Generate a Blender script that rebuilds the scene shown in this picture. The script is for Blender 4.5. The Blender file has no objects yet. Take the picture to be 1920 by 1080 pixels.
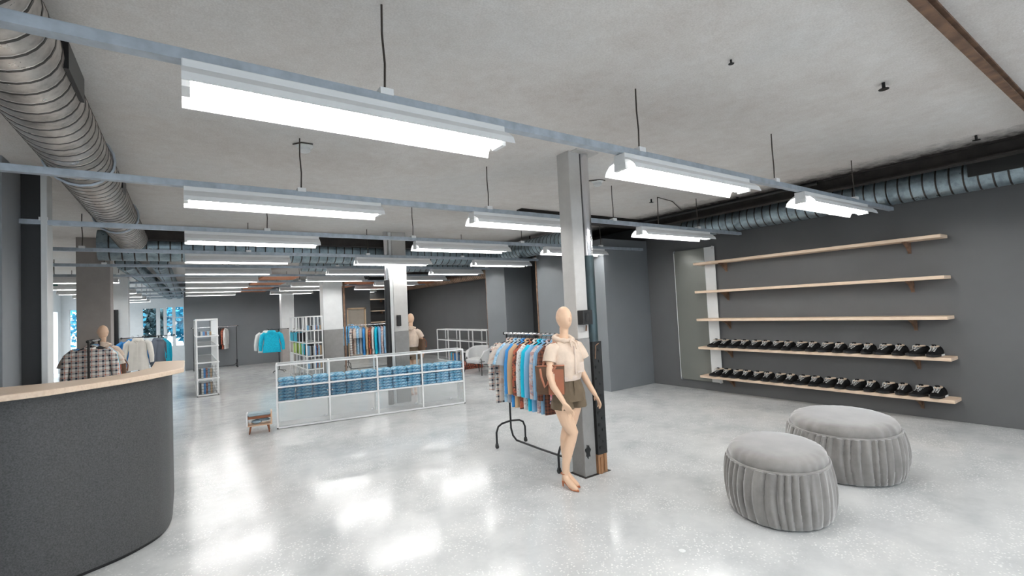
import bpy, bmesh, math, random
from mathutils import Vector, Matrix
random.seed(7)
sc = bpy.context.scene
col = sc.collection
pi = math.pi
# ---------------------------------------------------------------- camera
CEIL = 3.42
cam_d = bpy.data.cameras.new('camera'); cam = bpy.data.objects.new('camera', cam_d); col.objects.link(cam)
_f = 886.0
_vx = Vector((2242-960, 540-515, -_f)).normalized(); _vy = Vector((349-960, 540-607, -_f))
_vy = (_vy - _vx*_vy.dot(_vx)).normalized(); _vz = _vx.cross(_vy)
R3 = Matrix((_vx, _vy, _vz))
cam.matrix_world = Matrix.Translation((0, 0, 1.78)) @ R3.to_4x4()
cam_d.sensor_width = 36; cam_d.lens = _f/1920*36; cam_d.clip_start = 0.05; cam_d.clip_end = 300
sc.camera = cam
# ---------------------------------------------------------------- world, exposure
w = bpy.data.worlds.new('world'); sc.world = w; w.use_nodes = True
nt = w.node_tree; bg = nt.nodes['Background']
bg.inputs[0].default_value = (0.80, 0.90, 1.0, 1); bg.inputs[1].default_value = 3.3
sc.view_settings.view_transform = 'Standard'; sc.view_settings.look = 'None'
sc.view_settings.gamma = 1; sc.view_settings.use_curve_mapping = False
sc.view_settings.exposure = 0.30
TUBE = 44.0
sc.cycles.use_denoising = True
sc.cycles.max_bounces = 9; sc.cycles.diffuse_bounces = 5; sc.cycles.glossy_bounces = 4
sc.cycles.transparent_max_bounces = 24; sc.cycles.transmission_bounces = 4
sc.cycles.sample_clamp_indirect = 6
sc.cycles.caustics_reflective = False; sc.cycles.caustics_refractive = False

# ---------------------------------------------------------------- materials
def newmat(name):
    m = bpy.data.materials.new(name); m.use_nodes = True
    return m, m.node_tree, m.node_tree.nodes['Principled BSDF']
def lin(c):
    return tuple(((x/255)/12.92 if x/255 <= .04045 else ((x/255+.055)/1.055)**2.4) for x in c)
def ramp(nt, fac, stops, interp='LINEAR'):
    r = nt.nodes.new('ShaderNodeValToRGB'); r.color_ramp.interpolation = interp
    els = r.color_ramp.elements
    while len(els) < len(stops): els.new(.5)
    for e, (p, c) in zip(els, stops): e.position = p; e.color = (*c, 1)
    nt.links.new(fac, r.inputs[0]); return r.outputs[0]
def coord(nt, kind='Object', scale=None):
    t = nt.nodes.new('ShaderNodeTexCoord'); o = t.outputs[kind]
    if scale is not None:
        mp = nt.nodes.new('ShaderNodeMapping')
        mp.inputs['Scale'].default_value = scale if hasattr(scale, '__len__') else (scale,)*3
        nt.links.new(o, mp.inputs[0]); o = mp.outputs[0]
    return o
def noise(nt, vec, scale, detail=4, rough=.55):
    n = nt.nodes.new('ShaderNodeTexNoise'); n.inputs['Scale'].default_value = scale
    n.inputs['Detail'].default_value = detail; n.inputs['Roughness'].default_value = rough
    nt.links.new(vec, n.inputs['Vector']); return n.outputs['Fac']
def bump(nt, b, h, s=.2, d=.01):
    n = nt.nodes.new('ShaderNodeBump'); n.inputs['Strength'].default_value = s; n.inputs['Distance'].default_value = d
    nt.links.new(h, n.inputs['Height']); nt.links.new(n.outputs[0], b.inputs['Normal'])
def mix(nt, fac, a, b, kind='MIX'):
    n = nt.nodes.new('ShaderNodeMix'); n.data_type = 'RGBA'; n.blend_type = kind
    for i, v in ((0, fac), (6, a), (7, b)):
        if hasattr(v, 'links'): nt.links.new(v, n.inputs[i])
        else: n.inputs[i].default_value = v if i == 0 else (*v, 1)
    return n.outputs[2]
def math_(nt, op, a, b=0.0):
    n = nt.nodes.new('ShaderNodeMath'); n.operation = op
    for i, v in enumerate((a, b)):
        if hasattr(v, 'links'): nt.links.new(v, n.inputs[i])
        else: n.inputs[i].default_value = v
    return n.outputs[0]
def plain(name, c, rough=.6, metal=0, var=.08, nscale=8, bmp=0, kind='Object', spec=.5):
    m, nt, b = newmat(name)
    v = coord(nt, kind)
    f = noise(nt, v, nscale)
    lo = tuple(max(0, x*(1-var)) for x in c); hi = tuple(min(1, x*(1+var)) for x in c)
    nt.links.new(ramp(nt, f, [(.3, lo), (.7, hi)]), b.inputs['Base Color'])
    b.inputs['Roughness'].default_value = rough; b.inputs['Metallic'].default_value = metal
    b.inputs['Specular IOR Level'].default_value = spec
    if bmp: bump(nt, b, noise(nt, v, nscale*4), bmp)
    return m
M = {}
M['wall'] = plain('charcoal_paint', lin((90, 91, 92)), .55, var=.06, nscale=1.5, bmp=.03)
M['wall_dark'] = plain('black_paint_and_shade', lin((50, 51, 52)), .5, var=.05, nscale=1.5)  # black walls, and the painted shade of the far recess
M['wall_lit'] = plain('lit_charcoal_paint', lin((112, 116, 120)), .55, var=.05, nscale=1.5)  # lighter copy of the charcoal, light on lit faces put into colour
M['wall_mid'] = plain('grey_paint', lin((132, 136, 140)), .6, var=.05, nscale=1.5)
M['white'] = plain('white_paint', lin((226, 228, 228)), .5, var=.03)
M['white_metal'] = plain('white_powder_coat', lin((235, 236, 236)), .35, var=.02)
M['steel_blue'] = plain('galvanised_channel', lin((176, 186, 196)), .4, .35, var=.15, nscale=14)
M['black'] = plain('black_metal', lin((24, 25, 27)), .4, .2)
M['black_plastic'] = plain('black_plastic', lin((18, 19, 20)), .5)
M['pipe_teal'] = plain('dark_teal_pipe', lin((52, 68, 72)), .35, .3, var=.3, nscale=5)
M['chrome'] = plain('chrome', (.7, .7, .72), .18, 1, var=.02)
M['brown_steel'] = plain('rusty_steel', lin((118, 92, 74)), .7, .2, var=.4, nscale=9, bmp=.2)
M['dark_steel'] = plain('sooty_steel', lin((48, 44, 42)), .7, .2, var=.4, nscale=6)
M['orange_wood'] = plain('orange_board', lin((196, 128, 92)), .7, var=.2, nscale=5)
M['wire'] = plain('dark_wire', lin((58, 50, 44)), .6)
M['skin'] = plain('mannequin_beige', lin((226, 190, 160)), .42, var=.02)
M['hose'] = plain('heel_tan', lin((190, 120, 84)), .5)
M['blouse'] = plain('cream_cotton', lin((218, 198, 180)), .85, var=.08, nscale=14, bmp=.15)
M['blouse_hem'] = plain('cream_rib', lin((214, 196, 184)), .85, var=.05, nscale=30)
M['shorts'] = plain('olive_twill', lin((98, 84, 66)), .8, var=.15, nscale=12, bmp=.2)
M['leather'] = plain('tan_leather', lin((150, 92, 66)), .5, var=.15, nscale=8, bmp=.1)
M['leather_d'] = plain('brown_suede', lin((92, 68, 50)), .75, var=.15, nscale=8)
M['velvet'] = None
M['chair'] = plain('light_grey_boucle', lin((206, 207, 207)), .9, var=.05, nscale=40, bmp=.1)
M['cushion'] = plain('blue_grey_linen', lin((160, 176, 184)), .9, var=.08, nscale=14)
M['pillow'] = plain('pale_blue_cotton', lin((170, 196, 212)), .85, var=.1, nscale=9)
M['walnut'] = plain('walnut_leg', lin((122, 72, 44)), .5, var=.2, nscale=12)
M['door'] = plain('beige_door', lin((168, 160, 148)), .6, var=.04)
M['doorframe'] = plain('pine_frame', lin((200, 176, 146)), .6, var=.1)
M['green_sign'] = plain('green_sign', lin((28, 92, 84)), .4)
M['lace'] = plain('grey_lace', lin((190, 190, 188)), .8)
M['lining'] = plain('beige_lining', lin((200, 180, 160)), .8)
M['shoe'] = plain('black_suede', lin((14, 14, 15)), .75, spec=.2)
M['sole'] = plain('black_rubber', lin((20, 20, 20)), .6)
M['sole_w'] = plain('white_rubber', lin((235, 235, 235)), .5)
M['bark'] = plain('bark', lin((70, 66, 60)), .9)
M['ground'] = plain('outdoor_paving', lin((170, 176, 180)), .9)
M['facade'] = plain('pale_facade', lin((210, 214, 218)), .9)

def wood(name, a, b, sc_=(1, 1, 1), rough=.5):
    m, nt, bs = newmat(name); v = coord(nt, 'Object', sc_)
    n = noise(nt, v, 6, 6, .6)
    nt.links.new(ramp(nt, n, [(.3, a), (.55, b), (.75, tuple(x*.9 for x in a))]), bs.inputs['Base Color'])
    bs.inputs['Roughness'].default_value = rough
    return m
M['pine'] = wood('pine_shelf', lin((214, 184, 156)), lin((236, 212, 188)), (9, .7, 9))
M['oak_top'] = wood('oak_counter_top', lin((214, 188, 164)), lin((228, 206, 184)), (4, 14, 4), .4)
M['oak_edge'] = wood('oak_box', lin((196, 158, 128)), lin((214, 180, 150)), (4, 14, 4))

def floor_mat():
    m, nt, b = newmat('polished_terrazzo'); v = coord(nt, 'Object')
    n1 = noise(nt, v, .9, 5, .6); n2 = noise(nt, v, 3.5, 5, .65)
    base = ramp(nt, math_(nt, 'ADD', math_(nt, 'MULTIPLY', n1, .6), math_(nt, 'MULTIPLY', n2, .4)),
                [(.35, lin((186, 189, 190))), (.5, lin((206, 208, 208))), (.66, lin((220, 221, 220)))])
    vo = nt.nodes.new('ShaderNodeTexVoronoi'); vo.inputs['Scale'].default_value = 42; nt.links.new(v, vo.inputs['Vector'])
    sp = ramp(nt, vo.outputs['Distance'], [(.2, (1, 1, 1)), (.32, (0, 0, 0))])
    dn = ramp(nt, noise(nt, v, 2.2, 3), [(.4, (0, 0, 0)), (.55, (1, 1, 1))])
    f = math_(nt, 'MULTIPLY', math_(nt, 'MULTIPLY', sp, dn), .8)
    c = mix(nt, f, base, lin((246, 246, 244)))
    # fine scratches
    nt.links.new(c, b.inputs['Base Color'])
    r = ramp(nt, n2, [(.3, (.12,)*3), (.7, (.21,)*3)])
    nt.links.new(r, b.inputs['Roughness'])
    b.inputs['Specular IOR Level'].default_value = .32
    return m
M['floor'] = floor_mat()

def ceil_mat():
    m, nt, b = newmat('stained_concrete_ceiling'); v = coord(nt, 'Object')
    n1 = noise(nt, v, .55, 6, .6); n2 = noise(nt, v, 7, 4, .7); n3 = noise(nt, v, 90, 2, .7)
    a = ramp(nt, n1, [(.3, lin((208, 200, 194))), (.5, lin((228, 224, 220))), (.7, lin((226, 226, 225)))])
    a = mix(nt, .25, a, ramp(nt, n2, [(.3, lin((186, 174, 164))), (.7, lin((232, 230, 228)))]))
    a = mix(nt, .15, a, ramp(nt, n3, [(.35, (.25,)*3), (.65, (.9,)*3)]))
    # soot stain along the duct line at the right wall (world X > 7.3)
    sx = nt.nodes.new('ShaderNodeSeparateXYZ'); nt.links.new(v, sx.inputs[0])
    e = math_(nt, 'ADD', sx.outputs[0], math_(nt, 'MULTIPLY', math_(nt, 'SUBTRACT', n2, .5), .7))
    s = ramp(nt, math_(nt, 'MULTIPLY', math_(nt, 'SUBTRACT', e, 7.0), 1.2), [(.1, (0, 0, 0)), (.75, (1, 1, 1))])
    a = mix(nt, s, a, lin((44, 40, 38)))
    nt.links.new(a, b.inputs['Base Color']); b.inputs['Roughness'].default_value = .9
    bump(nt, b, n2, .25, .02)
    return m
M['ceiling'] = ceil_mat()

def duct_mat(name, tint, ax=1, pitch=.13):
    m, nt, b = newmat(name); v = coord(nt, 'Object')
    n = noise(nt, v, 6, 5, .7)
    sx = nt.nodes.new('ShaderNodeSeparateXYZ'); nt.links.new(v, sx.inputs[0])
    seam = math_(nt, 'GREATER_THAN', math_(nt, 'FRACT', math_(nt, 'MULTIPLY', sx.outputs[ax], 1/pitch)), 1-.02/pitch)
    nt.links.new(mix(nt, seam, ramp(nt, n, [(.25, tuple(x*.45 for x in tint)), (.5, tint), (.75, tuple(min(1, x*1.35) for x in tint))]), (.05, .045, .04)), b.inputs['Base Color'])
    b.inputs['Metallic'].default_value = .7
    nt.links.new(ramp(nt, n, [(.3, (.45,)*3), (.7, (.25,)*3)]), b.inputs['Roughness'])
    return m
M['duct'] = duct_mat('galvanised_spiral_duct', lin((190, 184, 178)))
M['duct_blue'] = duct_mat('dusty_galvanised_duct', lin((140, 156, 164)), 0, .16)
M['duct_blue_y'] = duct_mat('dusty_galvanised_duct_lengthwise', lin((150, 166, 174)), 1, .13)
M['duct_warm'] = duct_mat('warm_galvanised_duct', lin((190, 160, 136)), 1, .12)

def concrete(name, c, var=.12):
    m, nt, b = newmat(name); v = coord(nt, 'Object')
    n = noise(nt, v, 5, 7, .7)
    nt.links.new(ramp(nt, n, [(.25, tuple(x*(1-var) for x in c)), (.6, c), (.8, tuple(min(1, x*(1+var)) for x in c))]), b.inputs['Base Color'])
    b.inputs['Roughness'].default_value = .75; bump(nt, b, n, .2, .01); return m
M['col_light'] = concrete('painted_column', lin((198, 196, 193)))
M['col_dark'] = concrete('bare_grey_column', lin((140, 139, 138)), .2)
M['col_shade'] = concrete('taupe_column', lin((160, 154, 150)))
M['tar'] = concrete('black_perforated_trunking', lin((28, 30, 31)), .5)
M['rusty_wood'] = concrete('splintered_wood', lin((156, 116, 82)), .4)

def tube_mat():
    m, nt, b = newmat('lit_fluorescent_tube')
    b.inputs['Base Color'].default_value = (1, 1, 1, 1)
    b.inputs['Emission Color'].default_value = (1.0, .985, .965, 1); b.inputs['Emission Strength'].default_value = TUBE
    noise(nt, coord(nt), 3); return m
M['tube'] = tube_mat()

def glass_mat(name, tint, refl=.12, rough=.02):
    m = bpy.data.materials.new(name); m.use_nodes = True; nt = m.node_tree; nt.nodes.clear()
    out = nt.nodes.new('ShaderNodeOutputMaterial'); mx = nt.nodes.new('ShaderNodeMixShader')
    t = nt.nodes.new('ShaderNodeBsdfTransparent'); t.inputs[0].default_value = (*tint, 1)
    g = nt.nodes.new('ShaderNodeBsdfGlossy'); g.inputs['Roughness'].default_value = rough
    lw = nt.nodes.new('ShaderNodeFresnel'); lw.inputs['IOR'].default_value = 1.45
    f = math_(nt, 'ADD', math_(nt, 'MULTIPLY', lw.outputs[0], .6), max(0, refl-.05))
    nt.links.new(f, mx.inputs[0]); nt.links.new(t.outputs[0], mx.inputs[1]); nt.links.new(g.outputs[0], mx.inputs[2])
    nt.links.new(mx.outputs[0], out.inputs[0]); return m
M['glass'] = glass_mat('clear_glass', (.985, .99, .99), .05)
M['glass_grey'] = glass_mat('smoked_glass', (.80, .83, .84), .05)
M['glass_frost'] = glass_mat('pale_acrylic', (.93, .94, .94), .06, .05)
_nt = M['glass_frost'].node_tree; _o = _nt.nodes['Material Output']; _l = _o.inputs[0].links[0].from_socket
_d = _nt.nodes.new('ShaderNodeBsdfDiffuse'); _d.inputs[0].default_value = (.95, .96, .96, 1)
_m = _nt.nodes.new('ShaderNodeMixShader'); _m.inputs[0].default_value = .16
_nt.links.new(_l, _m.inputs[1]); _nt.links.new(_d.outputs[0], _m.inputs[2]); _nt.links.new(_m.outputs[0], _o.inputs[0])
M['glass_teal'] = glass_mat('tinted_door_glass', (.25, .45, .5), .12)

def velvet():
    m, nt, b = newmat('grey_velvet'); v = coord(nt, 'Object')
    n = noise(nt, v, 5, 5, .6)
    nt.links.new(ramp(nt, n, [(.3, lin((112, 109, 107))), (.7, lin((142, 139, 136)))]), b.inputs['Base Color'])
    b.inputs['Roughness'].default_value = .85
    b.inputs['Sheen Weight'].default_value = 1.0; b.inputs['Sheen Roughness'].default_value = .4
    bump(nt, b, noise(nt, v, 160, 2), .1, .003); return m
M['velvet'] = velvet()

def counter_mat():
    m, nt, b = newmat('dark_granular_laminate'); v = coord(nt, 'Object')
    n = noise(nt, v, 110, 3, .7)
    nt.links.new(ramp(nt, n, [(.35, lin((52, 53, 54))), (.65, lin((80, 81, 82)))]), b.inputs['Base Color'])
    b.inputs['Roughness'].default_value = .55; bump(nt, b, n, .25, .003); return m
M['counter'] = counter_mat()

def denim():
    m, nt, b = newmat('washed_blue_denim'); v = coord(nt, 'Object')
    n = noise(nt, coord(nt, 'Object', (1, 1, 1.6)), 15, 5, .7)
    nt.links.new(ramp(nt, n, [(.36, lin((40, 118, 168))), (.5, lin((140, 206, 238))), (.62, lin((226, 244, 252)))]), b.inputs['Base Color'])
    b.inputs['Roughness'].default_value = .85; return m
M['denim'] = denim()

def fabric(name, base, pattern='plain', c2=(0, 0, 0), c3=None, scale=10):
    m, nt, b = newmat(name); v = coord(nt, 'Object')
    c = base
    if pattern == 'plaid':
        sx = nt.nodes.new('ShaderNodeSeparateXYZ'); nt.links.new(v, sx.inputs[0])
        def band(o, s, off, wid):
            fr = math_(nt, 'FRACT', math_(nt, 'ADD', math_(nt, 'MULTIPLY', o, s), off))
            return math_(nt, 'LESS_THAN', fr, wid)
        a = band(sx.outputs[0], scale, .1, .3); d = band(sx.outputs[2], scale, .1, .3)
        e = band(sx.outputs[0], scale, .72, .16); g = band(sx.outputs[2], scale, .72, .16)
        c = mix(nt, math_(nt, 'MULTIPLY', math_(nt, 'ADD', a, d), .5), base, c2)
        c = mix(nt, math_(nt, 'MULTIPLY', math_(nt, 'ADD', e, g), .5), c, c3 or c2)
    elif pattern == 'dots':
        vo = nt.nodes.new('ShaderNodeTexVoronoi'); vo.inputs['Scale'].default_value = scale; nt.links.new(v, vo.inputs['Vector'])
        s = ramp(nt, vo.outputs['Distance'], [(.25, (1, 1, 1)), (.38, (0, 0, 0))])
        c = mix(nt, s, base, c2)
    elif pattern == 'floral':
        s = ramp(nt, noise(nt, v, scale, 3, .6), [(.48, (0, 0, 0)), (.56, (1, 1, 1))])
        c = mix(nt, s, base, c2)
        if c3:
            s2 = ramp(nt, noise(nt, coord(nt, 'Object', (1, 1, 1.3)), scale*1.4, 2), [(.6, (0, 0, 0)), (.66, (1, 1, 1))])
            c = mix(nt, s2, c, c3)
    elif pattern == 'stripe':
        sx = nt.nodes.new('ShaderNodeSeparateXYZ'); nt.links.new(v, sx.inputs[0])
        fr = math_(nt, 'FRACT', math_(nt, 'MULTIPLY', sx.outputs[0], scale))
        c = mix(nt, math_(nt, 'LESS_THAN', fr, .4), base, c2)
    if hasattr(c, 'links'): nt.links.new(c, b.inputs['Base Color'])
    else: nt.links.new(ramp(nt, noise(nt, v, 9), [(.3, tuple(x*.92 for x in c)), (.7, c)]), b.inputs['Base Color'])
    b.inputs['Roughness'].default_value = .85; return m
F = {
 'plaid': fabric('plaid_cotton', lin((232, 228, 222)), 'plaid', lin((30, 38, 56)), lin((176, 96, 66)), 14),
 'beige_floral': fabric('beige_floral_cotton', lin((208, 196, 186)), 'floral', lin((196, 168, 152)), None, 14),
 'blue_floral': fabric('pale_blue_floral_cotton', lin((164, 202, 226)), 'floral', lin((120, 170, 206)), lin((220, 232, 240)), 22),
 'grey': fabric('light_grey_linen', lin((178, 182, 186))),
 'blue': fabric('bright_blue_cotton', lin((58, 142, 212))),
 'tan': fabric('tan_cotton', lin((206, 174, 138))),
 'rust': fabric('rust_print_cotton', lin((164, 84, 62)), 'floral', lin((60, 44, 44)), lin((196, 140, 100)), 24),
 'white_dots': fabric('white_dotted_cotton', lin((226, 222, 218)), 'dots', lin((196, 176, 170)), None, 40),
 'cyan': fabric('cyan_cotton', lin((20, 196, 226))),
 'pale_blue': fabric('pale_blue_cotton', lin((132, 184, 222))),
 'pink_floral': fabric('pinkish_floral_cotton', lin((216, 200, 196)), 'floral', lin((190, 150, 146)), lin((150, 180, 210)), 26),
 'chambray': fabric('chambray_cotton', lin((126, 170, 204)), 'stripe', lin((150, 188, 216)), None, 60),
 'brown_weave': fabric('brown_woven_cotton', lin((104, 62, 48)), 'plaid', lin((46, 34, 32)), lin((140, 84, 62)), 26),
 'pink_plaid': fabric('pink_blue_plaid', lin((206, 170, 180)), 'plaid', lin((44, 60, 88)), lin((206, 90, 110)), 20),
 'white': fabric('white_cotton', lin((232, 232, 230))),
 'puffer': fabric('cream_puffer', lin((240, 236, 228))),
 'teal_jacket': fabric('cyan_fleece', lin((14, 186, 216)), 'floral', lin((8, 168, 200)), None, 40),
 'navy_jacket': fabric('slate_jacket', lin((86, 94, 106))),
 'blue_jacket': fabric('light_blue_denim_jacket', lin((104, 178, 224)), 'floral', lin((150, 206, 238)), None, 14),
 'black': fabric('black_cotton', lin((40, 40, 44))),
}

# ---------------------------------------------------------------- mesh helpers
class MB:
    def __init__(s): s.v = []; s.f = []
    def add(s, vs, fs):
        o = len(s.v); s.v += [tuple(v) for v in vs]; s.f += [tuple(i+o for i in f) for f in fs]; return s
    def box(s, x0, x1, y0, y1, z0, z1, m=None):
        vs = [Vector(p) for p in ((x0,y0,z0),(x1,y0,z0),(x1,y1,z0),(x0,y1,z0),(x0,y0,z1),(x1,y0,z1),(x1,y1,z1),(x0,y1,z1))]
        if m: vs = [m @ v for v in vs]
        return s.add(vs, [(0,3,2,1),(4,5,6,7),(0,1,5,4),(1,2,6,5),(2,3,7,6),(3,0,4,7)])
    def rings(s, rs, cap=True, closed=True):
        n = len(rs[0]); o = len(s.v)
        for r in rs: s.v += [tuple(p) for p in r]
        for i in range(len(rs)-1):
            for j in range(n if closed else n-1):
                a = o+i*n+j; b = o+i*n+(j+1) % n
                s.f.append((a, b, b+n, a+n))
        if cap:
            s.f.append(tuple(o+j for j in reversed(range(n)))); s.f.append(tuple(o+(len(rs)-1)*n+j for j in range(n)))
        return s
    def path(s, pts, r, n=8, cap=True, flat=None):
        pts = [Vector(p) for p in pts]; rs = []
        rr = r if hasattr(r, '__len__') else [r]*len(pts)
        up = None
        for i, p in enumerate(pts):
            t = (pts[min(i+1, len(pts)-1)] - pts[max(i-1, 0)]).normalized()
            if up is None:
                up = Vector((0, 0, 1)) if abs(t.z) < .9 else Vector((0, 1, 0))
            u = t.cross(up)
            if u.length < 1e-4: u = t.orthogonal()
            u.normalize(); v2 = u.cross(t).normalized(); up = v2
            fl = flat or 1
            rs.append([p + u*math.cos(2*pi*k/n)*rr[i] + v2*math.sin(2*pi*k/n)*rr[i]*fl for k in range(n)])
        return s.rings(rs, cap)
    def lathe(s, prof, c=(0, 0, 0), n=24, ax=1, ay=1):
        rs = [[(c[0]+r*ax*math.cos(2*pi*k/n), c[1]+r*ay*math.sin(2*pi*k/n), c[2]+z) for k in range(n)] for r, z in prof]
        return s.rings(rs, True)
    def ell(s, c, rx, ry, rz, n=14, m=8, mat=None):
        rs = []
        for i in range(m+1):
            a = -pi/2 + pi*i/m; cr = max(math.cos(a), .02)
            ring = [Vector((rx*cr*math.cos(2*pi*k/n), ry*cr*math.sin(2*pi*k/n), rz*math.sin(a))) for k in range(n)]
            if mat: ring = [mat @ p for p in ring]
            rs.append([p + Vector(c) for p in ring])
        return s.rings(rs, True)
    def prism(s, pts, z0, z1):
        n = len(pts)
        return s.add([(x, y, z0) for x, y in pts]+[(x, y, z1) for x, y in pts],
                     [tuple(reversed(range(n))), tuple(range(n, 2*n))]+[(i, (i+1) % n, (i+1) % n+n, i+n) for i in range(n)])
    def mesh(s, name, mat, smooth=False, bevel=0, fix=False):
        me = bpy.data.meshes.new(name); me.from_pydata(s.v, [], s.f); me.update()
        bm = bmesh.new(); bm.from_mesh(me)
        bmesh.ops.recalc_face_normals(bm, faces=bm.faces)
        if bevel:
            bmesh.ops.bevel(bm, geom=[e for e in bm.edges if e.calc_face_angle(0) > .6], offset=bevel, segments=2 if bevel > .006 else 1, affect='EDGES', clamp_overlap=True)
        bm.to_mesh(me); bm.free()
        if mat: me.materials.append(mat)
        if smooth:
            for p in me.polygons: p.use_smooth = True
            try: me.set_sharp_from_angle(angle=math.radians(50))
            except Exception: pass
        return me
    def build(s, name, mat, parent=None, smooth=False, bevel=0, loc=None):
        o = bpy.data.objects.new(name, s.mesh(name, mat, smooth, bevel)); col.objects.link(o)
        if parent: o.parent = parent
        if loc: o.location = loc
        return o
def tag(o, label=None, cat=None, group=None, kind=None):
    if label: o['label'] = label
    if cat: o['category'] = cat
    if group: o['group'] = group
    if kind: o['kind'] = kind
    return o
def empty(name, loc, rz=0, label=None, cat=None, group=None, scale=1):
    o = bpy.data.objects.new(name, None); col.objects.link(o); o.location = loc; o.rotation_euler = (0, 0, rz)
    o.scale = (scale,)*3; o.empty_display_size = .1
    return tag(o, label, cat, group)
def struct(name, mb, mat, **k):
    return tag(mb.build(name, mat, **k), kind='structure')
KIDS = {}
def copy_tree(o, loc=None, rz=None, label=None, parent=None, mats=None):
    kids = list(o.children)
    c = o.copy(); col.objects.link(c)
    if parent is not None: c.parent = parent
    if loc is not None: c.location = loc
    if rz is not None: c.rotation_euler = (0, 0, rz)
    if label: c['label'] = label
    for ch in kids: copy_tree(ch, parent=c)
    return c
ORD = ['first','second','third','fourth','fifth','sixth','seventh','eighth','ninth','tenth','eleventh','twelfth','thirteenth','fourteenth','fifteenth','sixteenth','seventeenth','eighteenth','nineteenth','twentieth']

# ================================================================ SETTING
XR = 8.35; YB = 22.0; XL = -4.3; YE = 27.0; YN = -4.0
struct('floor', MB().box(XL-.2, XR+.2, YN-.2, YE+.3, -.1, 0), M['floor'])
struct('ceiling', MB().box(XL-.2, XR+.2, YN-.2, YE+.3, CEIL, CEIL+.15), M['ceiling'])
struct('wall_right', MB().box(XR, XR+.15, YN, YE, 0, CEIL), M['wall'])
wn = MB().box(XL, XR, YN-.15, YN, 0, .9).box(XL, XR, YN-.15, YN, 2.65, CEIL)
for i in range(8): wn.box(XL+i*1.79, XL+i*1.79+.12, YN-.15, YN, .9, 2.65)
struct('wall_near', wn, M['white'])  # unseen wall, its window openings added for soft fill
for i in range(7): struct('window_%d' % (11+i), MB().box(XL+i*1.79+.12, XL+(i+1)*1.79, YN-.08, YN-.07, .9, 2.65), M['glass'])  # added panes behind the camera, sky light enters here as fill
struct('wall_far', MB().box(-.06, 4.95, YB, YB+.15, 0, CEIL), M['wall_lit'])
# door wall, with opening
dw = MB().box(4.9, 5.42, 19.8, 20.0, 0, CEIL).box(6.2, 6.4, 19.8, 20.0, 0, CEIL).box(5.42, 6.2, 19.8, 20.0, 2.1, CEIL).box(4.9, 5.0, 20.0, YB, 0, CEIL)
struct('wall_far_door', dw, M['wall'])
struct('wall_far_recess', MB().box(6.4, XR, 20.3, 20.45, 0, CEIL), M['wall_dark'])  # recess shade put into the wall colour as near-black
d = empty('door_1', (5.81, 19.88, 0)); d['kind'] = 'structure'
MB().box(-.34, .34, 0, .05, 0, 2.04).build('door_leaf', M['door'], d, bevel=.004)
MB().box(-.39, -.34, -.1, .08, 0, 2.1).box(.34, .39, -.1, .08, 0, 2.1).box(-.39, .39, -.1, .08, 2.04, 2.1).build('door_frame', M['doorframe'], d)
MB().path([(.28, 0, 1.0), (.28, -.05, 1.0), (.18, -.05, 1.0)], .012).build('door_handle', M['chrome'], d, smooth=True)
# box block projecting from right wall
struct('wall_block_near', MB().box(7.0, XR, 6.8, 9.05, 0, 3.1), M['wall_lit'], bevel=.003)  # lit side of the block carried by the lighter colour
struct('wall_block_far', MB().box(7.0, XR, 10.45, 11.4, 0, 3.0), M['wall_lit'], bevel=.003)
struct('wall_block_recess', MB().box(7.9, XR, 9.05, 10.45, 0, 3.1), M['wall_dark'])
struct('trim_1', MB().box(7.004, 7.02, 11.4, 11.43, 0, 2.9).box(6.985, 7.0, 9.03, 9.07, 0, 3.1), M['brown_steel'])
# left slab and pilaster
struct('wall_left_slab', MB().box(-4.3, -1.22, 6.8, 6.95, 0, CEIL), M['wall_dark'])
struct('wall_left_pilaster', MB().box(-4.3, -1.38, 6.2, 6.8, 0, CEIL), M['wall_mid'])
struct('trim_2', MB().box(-1.22, -1.17, 6.72, 6.97, 0, CEIL), M['white'], bevel=.004)
# left wall with glazed openings
lw = MB()
for a, b_ in ((YN, 21.5), (24.0, 24.6), (26.4, YE)): lw.box(XL-.15, XL, a, b_, 0, CEIL)
lw.box(XL-.15, XL, 21.5, 26.4, 2.5, CEIL)
struct('wall_left', lw, M['white'])
d2 = empty('door_2', (XL, 22.75, 0)); d2['kind'] = 'structure'
MB().box(-.08, -.03, -1.2, 1.2, 0, 2.5).build('door_pane', M['glass_teal'], d2)
fr = MB()
for y in (-1.25, -.03, 1.19): fr.box(-.1, .02, y, y+.06, 0, 2.5)
fr.box(-.1, .02, -1.25, 1.25, 2.44, 2.5).box(-.1, .02, -1.25, 1.25, 0, .1)
fr.build('door_frame', M['steel_blue'], d2)
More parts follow.
